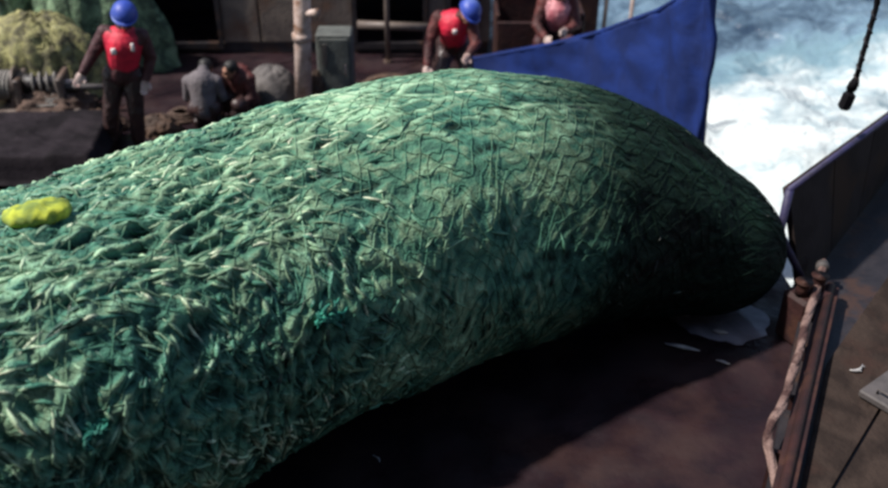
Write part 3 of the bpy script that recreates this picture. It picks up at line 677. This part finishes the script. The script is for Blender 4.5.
mb = MB(); mb.tube([(.05, 0, .9), (.05, 0, .98)], .112, 16); mb.build('collar', M['pale'], pr, True)
for px, by, r_, m_, lb in ((388, 62, .035, 'steel', 'slim grey post by the dark doorway left of the bending crew member'), (524, 46, .05, 'pale', 'tan post on the flat block between the two red crew'), (601, 52, .03, 'steel', 'thin grey post behind the blue plate, left of its twin'), (627, 48, .028, 'pale', 'thin pale post behind the blue plate, nearest the sea'), (10, 60, .05, 'pale', 'pale post at the far left behind the olive net heap')):
    post('stanchion', px, by, 0, r_, 1.15 if px > 590 else 2.2, m_, lb, .02)

# locker
lk = empty('locker', tuple(P(338, 104, 0)), 'grey green steel locker with a pale strip beside the cream post', 'locker')
mb = MB(); mb.box((0, .1, .46), (.42, .32, .88), bev=.02); mb.build('case', M['green_dark'], lk)
mb = MB(); mb.box((.0, -.072, .47), (.34, .02, .76), bev=.006); mb.build('door', M['green_dark'], lk)
mb = MB(); mb.box((-.11, -.088, .66), (.055, .012, .26)); mb.build('label_strip', M['pinkmetal'], lk)
mb = MB(); mb.tube([(.13, -.085, .42), (.13, -.12, .42), (.13, -.12, .54), (.13, -.085, .54)], .009, 6); mb.build('handle', M['pale'], lk, True)
def lumpmesh(rx, ry, rz_, seed, amp=.25, fr=2.2, n=48, m_=28, droop=0, ):
    vs = []
    u = np.linspace(0, 2*math.pi, n, endpoint=False); v_ = np.linspace(.02, math.pi/2, m_); Uu, Vv = np.meshgrid(u, v_)
    dx, dy, dz = np.sin(Vv)*np.cos(Uu), np.sin(Vv)*np.sin(Uu), np.cos(Vv)
    k = 1 + amp*fbm(dx*fr + seed, dy*fr, dz*fr, 4) + amp*.5*fbm(dx*fr*2.5 + seed, dy*fr*2.5, dz*fr*1.0, 3, ridge=True)
    if droop: k = k*(1 + droop*fbm(np.cos(Uu)*4 + seed, np.sin(Uu)*4, dz*.8, 3, ridge=True)*np.sin(Vv))
    Vx = np.stack([dx*rx*k, dy*ry*k, np.maximum(dz*rz_*k, .0)], -1).reshape(-1, 3)
    i = np.arange(m_ - 1)[:, None]*n; j = np.arange(n)[None]; j2 = (j + 1) % n
    F_ = np.stack([i + j, i + n + j, i + n + j2, i + j2], -1).reshape(-1, 4); me = ngmesh('lump', Vx, F_); return me
# brown canvas bundle left of the post's foot / between post and locker, and the grey canvas pile
def heap(name, px, py, dims, seed, m_, label, cat, group=None, amp=.25, fr=2.2, rz=0, twine=None):
    root = empty(name, tuple(P(px, py, 0)), label, cat, group, rz)
    o = link('pile', lumpmesh(*dims, seed, amp, fr, 72, 36, .28 if twine else .05), M[m_], root, True)
    if twine:
        n_t, mt, rad_ = twine; mb = MB()
        for _ in range(n_t):
            u = random.uniform(0, 6.28); v_ = random.uniform(.1, 1.35); pts_ = []; du = random.uniform(-.5, .5); dv = random.uniform(-.35, .35)
            for s_ in range(6):
                uu, vv = u + du*s_*.35, v_ + dv*s_*.35; k = 1.03 + .06*math.sin(s_ + u)
                pts_.append((math.sin(vv)*math.cos(uu)*dims[0]*k, math.sin(vv)*math.sin(uu)*dims[1]*k, max(.01, math.cos(vv)*dims[2]*k)))
            mb.tube(pts_, rad_, 5)
        t_ = mb.build('twine', M[mt], root, True, kind='stuff')
        mb = MB(); pts_ = []
        for s_ in range(40):
            a = s_*.55; k = 1.06; v_ = .35 + s_*.025; pts_.append((math.sin(v_)*math.cos(a)*dims[0]*k, math.sin(v_)*math.sin(a)*dims[1]*k, math.cos(v_)*dims[2]*k))
        mb.tube(pts_, rad_*2, 6); mb.build('head_rope', M[mt], root, True)
    return root
heap('canvas_pile', 274, 104, (.34, .30, .50), 3, 'tarp', 'grey canvas bundle heaped under the grey brown wall panel', 'canvas pile', None, .10, 1.3)
heap('canvas_pile', 318, 106, (.13, .15, .42), 8, 'brown', 'brown canvas bundle squeezed between the cream post and the locker', 'canvas pile')
heap('net_heap', 50, 90, (.66, .42, .92), 12, 'olive', 'olive yellow heap of netting piled behind the winch at left', 'net pile', None, .12, 1.6, 0, (130, 'olive', .010))
heap('net_heap', 100, 66, (.80, .35, 1.55), 22, 'greennet', 'tall dark green heap of netting behind the standing crew member', 'net pile', None, .18, 1.8, 0, (160, 'greennet', .012))
heap('net_heap', 14, 66, (.55, .35, 1.45), 29, 'greennet', 'dark green net bundle behind the pale post at the far left', 'net pile', None, .18, 1.8, 0, (110, 'olive', .010))
heap('canvas_pile', 160, 132, (.22, .17, .20), 33, 'brown', 'low brown canvas heap at the right foot of the standing crew member', 'canvas pile')
def coil(px, py, r_, turns, m_, label, rr_=.02):
    b_ = P(px, py, .0); root = empty('rope_coil', tuple(b_), label, 'rope')
    for lvl in range(3):
        mb = MB(); pts_ = []
        for s_ in range(int(turns*22)):
            a = s_*2*math.pi/22; rad__ = r_*(1 - .18*lvl) - .015*lvl*math.sin(a) - s_*.0006; pts_.append((rad__*math.cos(a), rad__*math.sin(a)*.9, rr_ + lvl*rr_*1.8 + .006*math.sin(3*a + lvl)))
        mb.tube(pts_, rr_, 7); mb.build('rope_loop', M[m_], root, True)
heap('net_heap', 52, 112, (.42, .30, .26), 41, 'ropebrown', 'low dark brown tangle of rope and net in front of the winch', 'net pile', None, .3, 2.4, 0, (90, 'ropegrey', .009))
heap('net_heap', 96, 128, (.30, .22, .16), 47, 'brown', 'small brown net tangle at the left boot of the standing crew member', 'net pile', None, .3, 2.4, 0, (60, 'ropebrown', .009))
heap('canvas_pile', 392, 92, (.42, .22, .22), 52, 'brown', 'low brown canvas roll on deck right of the grey green locker', 'canvas pile', None, .12, 1.6)
coil(183, 118, .2, 2.5, 'ropebrown', 'brown rope coil on deck left of the crouching grey crew member')
# flat tan block by the tan post
bk = empty('deck_block', tuple(P(516, 52, 0)), 'tan flat topped deck block at the foot of the tan post', 'deck box')
mb = MB(); mb.box((-.05, -.02, .12), (.44, .30, .23), bev=.02, rz=.15); mb.build('body', M['ropebrown'], bk)
mb = MB(); mb.box((-.05, -.02, .258), (.50, .34, .035), bev=.01, rz=.15); mb.build('lid', M['pale'], bk)
# red brown bin behind the pink crew member
rb = empty('fish_bin', (1.12, 12.0, 0), 'red brown steel fish bin behind the crew by the blue plate', 'bin')
for (c_, d_) in (((0.1, .36, .45), (1.1, .05, .88)), ((0.1, -.32, .36), (1.1, .05, .70)), ((-.44, .02, .40), (.05, .62, .78)), ((.64, .02, .40), (.05, .62, .78)), ((.1, .02, .05), (1.02, .62, .08))):
    mb = MB(); mb.box(c_, d_, bev=.01); mb.build('side_board', M['redpaint'], rb)

# ------------------------------------------------------------------ winch at far left
wl = P(30, 112, 0); wn = empty('winch', tuple(wl), 'steel net winch with wound grey rope at the far left', 'winch', rz=.10)
mb = MB(); mb.box((0, 0, .06), (1.35, .55, .12), bev=.02); mb.build('bed', M['steel'], wn)
for sx in (-.58, -.02, .46):
    mb = MB(); mb.box((sx, 0, .30), (.07, .42, .36), bev=.015); mb.build('bearing_stand', M['steel'], wn)
mb = MB(); mb.tube([(-.66, 0, .36), (.66, 0, .36)], .035, 12); mb.build('shaft', M['pale'], wn, True)
mb = MB(); mb.tube([(-.52, 0, .36), (-.08, 0, .36)], .13, 18); mb.build('drum', M['dark'], wn, True)
for sx in (-.53, -.07):
    mb = MB(); mb.tube([(sx - .012, 0, .36), (sx + .012, 0, .36)], .21, 24); mb.build('flange', M['steel'], wn)
for k in range(9):
    mb = MB(); x0 = -.50 + k*.046; mb.tube([(x0 + .02*math.sin(a) , .155*math.cos(a), .36 + .155*math.sin(a)) for a in np.linspace(0, 6.2832, 24)], .022, 6, False); mb.build('rope_turn', M['ropegrey'], wn, True)
for k in range(4):   # diagonal lashings on the warping head
    mb = MB(); x0 = .07 + k*.085; mb.tube([(x0 + .075*math.sin(a*.5), .115*math.cos(a), .36 + .115*math.sin(a)) for a in np.linspace(0, 6.2832, 22)], .016, 6, False); mb.build('rope_turn', M['ropegrey'], wn, True)
mb = MB(); mb.tube([(.03, 0, .36), (.14, 0, .36), (.3, 0, .36), (.42, 0, .36)], [.12, .09, .09, .12], 18); mb.build('warping_head', M['dark'], wn, True)
rl = empty('guard_rail', tuple(P(88, 112, 0)), 'low grey guard rail between the winch and the standing crew member', 'rail', rz=.1)
for sx in (-.33, .28):
    mb = MB(); mb.tube([(sx, 0, 0), (sx, 0, .30)], .025, 8); mb.build('stanchion', M['steel'], rl, True)
mb = MB(); mb.tube([(-.42, 0, .31), (.0, 0, .325), (.34, 0, .31)], .035, 10); mb.build('top_rail', M['pinkmetal'], rl, True)
# low dark hatch between winch and net
ht = empty('cargo_hatch', (-4.75, 9.2, 0), 'low hatch under a dark crumpled tarpaulin between the winch and the green net', 'hatch')
mb = MB(); mb.box((0, 0, .155), (2.1, 1.05, .30), bev=.02, rz=.06); mb.build('coaming', M['black'], ht)
gx = np.linspace(-1.16, 1.16, 110); gy = np.linspace(-.70, .64, 70); GX, GY_ = np.meshgrid(gx, gy)
ed = np.maximum(np.abs(GX)/1.07, np.abs(GY_ + .01)/.56); zt = .325 - .26*sstep(1.0, 1.12, ed) + .05*fbm(GX*1.6, GY_*2.2, 5, 3) + .030*fbm(GX*3 + GY_*2, GY_*5, 8, 4, ridge=True)
zt = np.maximum(zt, np.where(ed < 1.0, .318, .03)); a_ = .06; VX = np.stack([GX*math.cos(a_) - GY_*math.sin(a_), GX*math.sin(a_) + GY_*math.cos(a_), zt], -1).reshape(-1, 3)
i = np.arange(69)[:, None]*110 + np.arange(109)[None]; link('tarpaulin', ngmesh('tarpaulin', VX, np.stack([i, i + 1, i + 111, i + 110], -1).reshape(-1, 4)), M['darktarp'], ht, True)
mb = MB(); mb.tube([(-1.02, -.62, .20), (-.55, -.60, .21), (.0, -.56, .18)], .035, 8); mb.build('lashing_bar', M['steel'], ht, True)

# ------------------------------------------------------------------ hook hanging from the gantry
GY = 7.6; gt = empty('stern_gantry', (9.2, 7.6, .3), 'steel gantry spanning the stern above the picture', 'gantry')
# (the gantry stands wholly above the frame; only the wire and its weight come into view)
bpy.data.objects.remove(gt)
hk = empty('hanging_tackle', tuple(PY(852, 104, 7.4)), 'dark wire and weight hanging in front of the white foam', 'tackle')
O_ = PY(852, 104, 7.4); q = [PY(*a, 7.4) - O_ for a in ((884, -60), (876, 8), (868, 36), (860, 64), (855, 84))]
topd = (q[0] - q[1]).normalized(); q = [q[0] + topd*1.6] + q
mb = MB(); mb.tube(q, .022, 8)
for k in range(2):
    pass
mb.build('wire_rope', M['black'], hk, True)
qq = []
for s_ in range(60):
    f = s_/59*(len(q) - 1.001); i = int(f); p_ = q[i].lerp(q[i + 1], f - i); qq.append(p_ + Vector((math.cos(s_*1.1)*.022, math.sin(s_*1.1)*.022, 0)))
MB().tube(qq, .010, 5).build('wire_strand', M['dark'], hk, True)
c0 = q[-1]; mb = MB(); mb.tube([c0 + Vector((0, 0, .06)), c0 + Vector((-.01, 0, .0)), c0 + Vector((-.018, 0, -.05))], [.022, .045, .03], 10); mb.build('swivel', M['black'], hk, True)
mb = MB(); mb.tube([c0 + Vector((-.018, 0, -.03)) + Vector((.035*math.cos(a), 0, .04*math.sin(a))) for a in np.linspace(0, 6.28, 16)], .012, 6, False); mb.build('shackle', M['black'], hk, True)
mb = MB(); mb.box(c0 + Vector((-.035, 0, -.15)), (.095, .09, .155), bev=.02, tilt=(0, .2)); mb.build('weight', M['black'], hk)

# ================================================================== crew
def person(name, loc, rz, label, J, top, legs, headgear, hm, vest=None, gloves='glove', boot='boot', folds=.013, patches=(), group='crew on deck', hood=False):
    """J: joints in local metres, facing -Y. One continuous body, clothing as children."""
    root = empty(name, loc, label, 'person', group, rz)
    J = {k: Vector(v) for k, v in J.items()}
    hd = J['head']; look = J['look'].normalized(); upv = (hd - J['neck']).normalized(); side_ = look.cross(upv).normalized(); upv = side_.cross(look).normalized()
    Q = Matrix((side_, -look, upv)).transposed()
    H = lambda x, y, z: hd + Q @ Vector((x, y, z))      # y negative = face side
    b = MB()
    b.sph(hd, (.076, .096, .098), 16, 12, Q); b.sph(H(0, -.02, -.06), (.057, .068, .062), 14, 10, Q); b.sph(H(0, -.07, -.105), (.026, .022, .02), 10, 8, Q)
    b.limb(H(0, -.092, .012), H(0, -.115, -.026), .010, .016, 8)                                            # nose
    b.sph(H(0, -.088, .03), (.045, .014, .012), 10, 6, Q)                                                    # brow
    b.sph(H(0, -.092, -.066), (.026, .012, .010), 10, 6, Q)                                                  # lips
    for s_ in (-1, 1): b.sph(H(s_*.078, .01, -.01), (.010, .020, .030), 8, 6, Q)
    b.limb(J['neck'], hd + Q @ Vector((0, .01, -.05)), .062, .056)
    def torso(mb_, k, waist=.13):
        P_, Ch, Nk = J['pelvis'], J['chest'], J['neck']; mid = P_.lerp(Ch, .5)
        mb_.limb(P_, mid, .135*k, waist*k, 14); mb_.limb(mid, Ch, waist*k, .15*k, 14)
        for s_ in ('L', 'R'):
            mb_.limb(J['hip' + s_], J['pelvis'], .105*k, .12*k); mb_.limb(Ch, J['sh' + s_], .125*k, .072*k); mb_.limb(mid, J['sh' + s_].lerp(Ch, .45), .11*k, .10*k)
        mb_.limb(Ch, Nk, .125*k, .066*k)
    def arms(mb_, k, to=1.0):
        for s_ in ('L', 'R'):
            sh, el, wr = J['sh' + s_], J['el' + s_], J['wr' + s_]; mb_.limb(sh, el, .058*k, .044*k); mb_.limb(el, el.lerp(wr, to), .045*k, .032*k)
    def legsf(mb_, k, low=1.0):
        for s_ in ('L', 'R'):
            hp_, kn, an = J['hip' + s_], J['kn' + s_], J['an' + s_]; mb_.limb(hp_, kn, .092*k, .060*k); mb_.limb(kn, kn.lerp(an, .35), .060*k, .062*k); mb_.limb(kn.lerp(an, .35), kn.lerp(an, low), .062*k, (.042 + .02*(1 - low))*k)
    torso(b, .93); arms(b, .93); legsf(b, .93)
    def foot(mb_, s_, k):
        an = J['an' + s_]; fd = J.get('ft' + s_, Vector((0, -1, 0))); h = an.copy(); h.z = min(h.z, .09)
        mb_.limb(an, an + Vector((0, 0, -.03)) - fd*.03, .046*k, .046*k); mb_.limb(an - fd*.03 + Vector((0, 0, -.04)), an + fd*.17 + Vector((0, 0, -.055)), .042*k, .032*k)
    for s_ in ('L', 'R'): foot(b, s_, .95)
    def hand(mb_, s_, k, fk=1.0):
        el, wr = J['el' + s_], J['wr' + s_]; d = (wr - el).normalized(); sx = 1 if s_ == 'L' else -1
        n_ = Vector((0, -1, 0)) - d*d.dot(Vector((0, -1, 0)));  n_ = n_.normalized() if n_.length > .2 else d.orthogonal().normalized(); a = d.cross(n_).normalized()
        Qh = Matrix((a, n_, d)).transposed(); pc_ = wr + d*.05
        mb_.sph(pc_, (.042*k, .017*k, .052*k), 12, 8, Qh); mb_.limb(wr - d*.03, wr + d*.02, .030*k, .028*k)
        for i, (o_, l1) in enumerate(((-.030, .030), (-.010, .036), (.010, .034), (.028, .027))):
            r0 = pc_ + d*.038 + a*o_; r1 = r0 + d*l1 - n_*.004; r2 = r1 + (d*.8 + n_*.6).normalized()*l1*.8; r3 = r2 + (d*.3 + n_*.95).normalized()*l1*.6
            mb_.limb(r0, r1, .0095*fk, .009*fk, 8); mb_.limb(r1, r2, .009*fk, .0085*fk, 8); mb_.limb(r2, r3, .0085*fk, .007*fk, 8)
        tb = pc_ - a*.036*1 - d*.02; t1 = tb - a*.028 + d*.028 + n_*.012; mb_.limb(tb, t1, .012*fk, .010*fk, 8); mb_.limb(t1, t1 + d*.028 + n_*.012 + a*.004, .010*fk, .0085*fk, 8)
    for s_ in ('L', 'R'): hand(b, s_, 1.0)
    link('body', remeshed(b, 'body', .0075, smooth=2), M['skin'], root, True)
    for s_ in (-1, 1):
        e = MB(); e.sph(H(s_*.030, -.083, .004), .012, 10, 8); eo = e.build('eye', M['hair'], root, True)
    mo = MB(); mo.sph(H(0, -.103, -.066), (.022, .004, .003), 8, 6, Q); mo.build('mouth', M['maroon'], root, True)
    hr = MB(); hr.sph(H(0, .018, .022), (.087, .098, .094), 14, 10, Q); hr.sph(H(0, .05, -.03), (.07, .06, .07), 12, 8, Q)
    link('hair', remeshed(hr, 'hair', .012, .006, 22, 1), M['hair'], root, True)
    # trousers, jacket, boots, gloves
    tr_ = MB(); P_ = J['pelvis']; tr_.limb(P_, P_.lerp(J['chest'], .25), .150, .148, 14)
    for s_ in ('L', 'R'):
        tr_.limb(J['hip' + s_], P_, .122, .135); tr_.limb(J['hip' + s_], J['kn' + s_], .112, .080); tr_.limb(J['kn' + s_], J['kn' + s_].lerp(J['an' + s_], .85), .080, .074)
    link('trousers', remeshed(tr_, 'trousers', .012, folds, 9, 2, 3), M[legs], root, True)
    jk = MB(); torso(jk, 1.12, .135); arms(jk, 1.30, .93); jk.limb(J['neck'] - upv*.02, J['neck'] + upv*.015, .078, .072)
    link('jacket', remeshed(jk, 'jacket', .011, folds, 10, 2, 9), M[top], root, True)
    for s_ in ('L', 'R'):
        bt = MB(); an, kn = J['an' + s_], J['kn' + s_]; bt.limb(an, an.lerp(kn, .45), .060, .078); foot(bt, s_, 1.3); link('boot', remeshed(bt, 'boot', .012, 0, 1, 2), M[boot], root, True)
        if gloves: gl = MB(); hand(gl, s_, 1.22, 1.30); link('glove', remeshed(gl, 'glove', .0065, 0, 1, 1), M[gloves], root, True)
    if vest:
        vs_ = MB(); P_, Ch, Nk = J['pelvis'], J['chest'], J['neck']; lo = P_.lerp(Ch, .38)
        vs_.limb(lo, Ch, .162, .185, 16)
        for s_ in ('L', 'R'): vs_.limb(Ch, J['sh' + s_].lerp(Ch, .25), .155, .095); vs_.limb(lo, J['sh' + s_].lerp(Ch, .5), .13, .125)
        vs_.limb(Ch, Ch.lerp(Nk, .7), .15, .10)
        vo = link('life_vest', remeshed(vs_, 'life_vest', .013, .005, 9, 2, 4), M[vest], root, True)
        for (off2, sz) in patches:
            pa = MB(); pa.box(Ch + Vector(off2), [q*1.5 for q in sz], bev=.008); pa.build('reflective_patch', M['white'], vo, True)
    if headgear == 'helmet':
        hl = MB(); n_, m_ = 28, 12; vs2 = []
        for sh_ in (1.0, .95):
            for i in range(m_ + 1):
                ph = (math.pi/2)*i/m_*1.0; rx_, ry_, rz2 = .125*sh_, .145*sh_, .125*sh_
                for k in range(n_):
                    a = 2*math.pi*k/n_; ridge = 1 + .03*max(0, math.cos(a*2))**8*(1 if i < m_ - 2 else 0)
                    vs2.append(H(math.sin(ph)*math.cos(a)*rx_, math.sin(ph)*math.sin(a)*ry_*ridge - .002, .030 + math.cos(ph)*rz2))
        fs = []
        K = (m_ + 1)*n_
        for i in range(m_):
            for k in range(n_):
                k2 = (k + 1) % n_; fs.append((i*n_ + k, (i + 1)*n_ + k, (i + 1)*n_ + k2, i*n_ + k2)); fs.append((K + i*n_ + k2, K + (i + 1)*n_ + k2, K + (i + 1)*n_ + k, K + i*n_ + k))
        fs += [(m_*n_ + k, K + m_*n_ + k, K + m_*n_ + (k + 1) % n_, m_*n_ + (k + 1) % n_) for k in range(n_)]
        hl.add(vs2, fs); ho = hl.build('hard_hat', M[hm], root, True)
        br = MB(); ring = []
        for k in range(n_):
            a = 2*math.pi*k/n_; fx = 1.10 + .22*max(0, -math.sin(a))**2
            ring.append((math.cos(a), math.sin(a), fx))
        vs3 = [H(c_*.120, s_*.140, .032) for c_, s_, f in ring] + [H(c_*.120*f, s_*.140*f, .022) for c_, s_, f in ring] + [H(c_*.120*f, s_*.140*f, .014) for c_, s_, f in ring] + [H(c_*.120, s_*.140, .022) for c_, s_, f in ring]
        br.add(vs3, [(r_*n_ + k, ((r_ + 1) % 4)*n_ + k, ((r_ + 1) % 4)*n_ + (k + 1) % n_, r_*n_ + (k + 1) % n_) for r_ in range(4) for k in range(n_)]); br.build('brim', M[hm], ho, True)
    return root
# --- standing man in a blue hard hat, hands low, seen from the front
stand = dict(pelvis=(.13, 0, .92), chest=(.20, -.05, 1.23), neck=(.235, -.06, 1.42), head=(.27, -.12, 1.56), look=(.05, -1, -.45),
    shL=(.39, -.05, 1.31), elL=(.43, .02, 1.05), wrL=(.36, -.06, .83), shR=(.03, -.03, 1.35), elR=(-.13, -.06, 1.14), wrR=(-.25, -.14, .97),
    hipL=(.22, 0, .88), knL=(.20, -.05, .49), anL=(.15, .02, .09), hipR=(.03, 0, .88), knR=(-.06, -.06, .49), anR=(-.16, .0, .09), ftL=(.3, -.95, 0), ftR=(-.3, -.95, 0))
person('person', tuple(P(126, 150, 0)), .12, 'person standing at left in blue hard hat, red vest and dark trousers', stand, 'maroon', 'oilskin', 'helmet', 'bluehelm', 'redvest', patches=(((-.075, -.19, -.005), (.035, .02, .045)), ((.115, -.165, .02), (.022, .02, .06))))
# --- man bending forward in a blue hard hat over the net
base2 = P(455, 104, 0); 
bend = dict(pelvis=(-.02, .16, .74), chest=(-.02, -.0, .99), neck=(.07, -.09, 1.12), head=(.15, -.17, 1.21), look=(.35, -1, -.75),
    shL=(.17, -.05, 1.05), elL=(.24, -.18, .84), wrL=(.15, -.34, .76), shR=(-.20, -.0, 1.08), elR=(-.31, -.10, .82), wrR=(-.33, -.30, .60),
    hipL=(.09, .22, .68), knL=(.14, -.02, .42), anL=(.13, .12, .09), hipR=(-.11, .22, .68), knR=(-.16, -.03, .42), anR=(-.15, .12, .09), ftL=(0, -1, 0), ftR=(0, -1, 0))
person('person', tuple(base2), 0, 'person in blue hard hat and bright red vest bending forward just behind the net top', bend, 'dullred', 'oilskin', 'helmet', 'bluehelm', 'redvest', patches=(((.01, -.19, -.01), (.035, .03, .035)),))
# --- crew member in pink and red by the blue plate, head cut off by the picture's edge
base3 = Vector((1.40, 11.75, .0))
crouch = dict(pelvis=(0, .12, .55), chest=(.02, -.05, .84), neck=(.05, -.10, 1.02), head=(.06, -.16, 1.16), look=(.0, -1, -.5),
    shL=(.20, -.06, .94), elL=(.26, -.20, .72), wrL=(.12, -.34, .70), shR=(-.16, -.06, .94), elR=(-.24, -.16, .70), wrR=(-.14, -.34, .60),
    hipL=(.10, .10, .52), knL=(.20, -.26, .50), anL=(.18, -.06, .09), hipR=(-.10, .10, .52), knR=(-.20, -.26, .50), anR=(-.18, -.06, .09), ftL=(.2, -1, 0), ftR=(-.2, -1, 0))
person('person', tuple(base3), 0, 'person crouching in dull red clothes with pale pink vest beyond the blue plate', crouch, 'dullred', 'maroon', 'helmet', 'pinkshirt', 'pinkshirt')
# --- grey figure bent double, back towards the camera
back = dict(pelvis=(.0, -.04, .30), chest=(.0, .03, .60), neck=(.01, .12, .71), head=(.02, .21, .72), look=(0, .8, -.6),
    shL=(.17, .04, .61), elL=(.22, .08, .38), wrL=(.14, .26, .28), shR=(-.17, .04, .61), elR=(-.22, .08, .38), wrR=(-.14, .26, .28),
    hipL=(.10, -.03, .28), knL=(.15, .30, .34), anL=(.13, .06, .09), hipR=(-.10, -.03, .28), knR=(-.15, .30, .34), anR=(-.13, .06, .09), ftL=(0, 1, 0), ftR=(0, 1, 0))
pg = person('person', tuple(P(208, 128, 0)), 0, 'person crouching in grey sweatshirt with bowed head, left of the dark haired one', back, 'greyshirt', 'oilskin', None, None, None, gloves=None, folds=.004)
side = {k: Vector(v) for k, v in back.items()}
pq = person('person', tuple(P(246, 118, 0)), math.pi - .5, 'dark haired person crouching in dull red jacket right of the grey one', {**back, 'head': (.0, .19, .76), 'neck': (0, .13, .66), 'look': (.3, .9, -.3)}, 'dullred', 'oilskin', None, None, None, gloves=None)

pg.scale = (.92,)*3; pq.scale = (.88,)*3
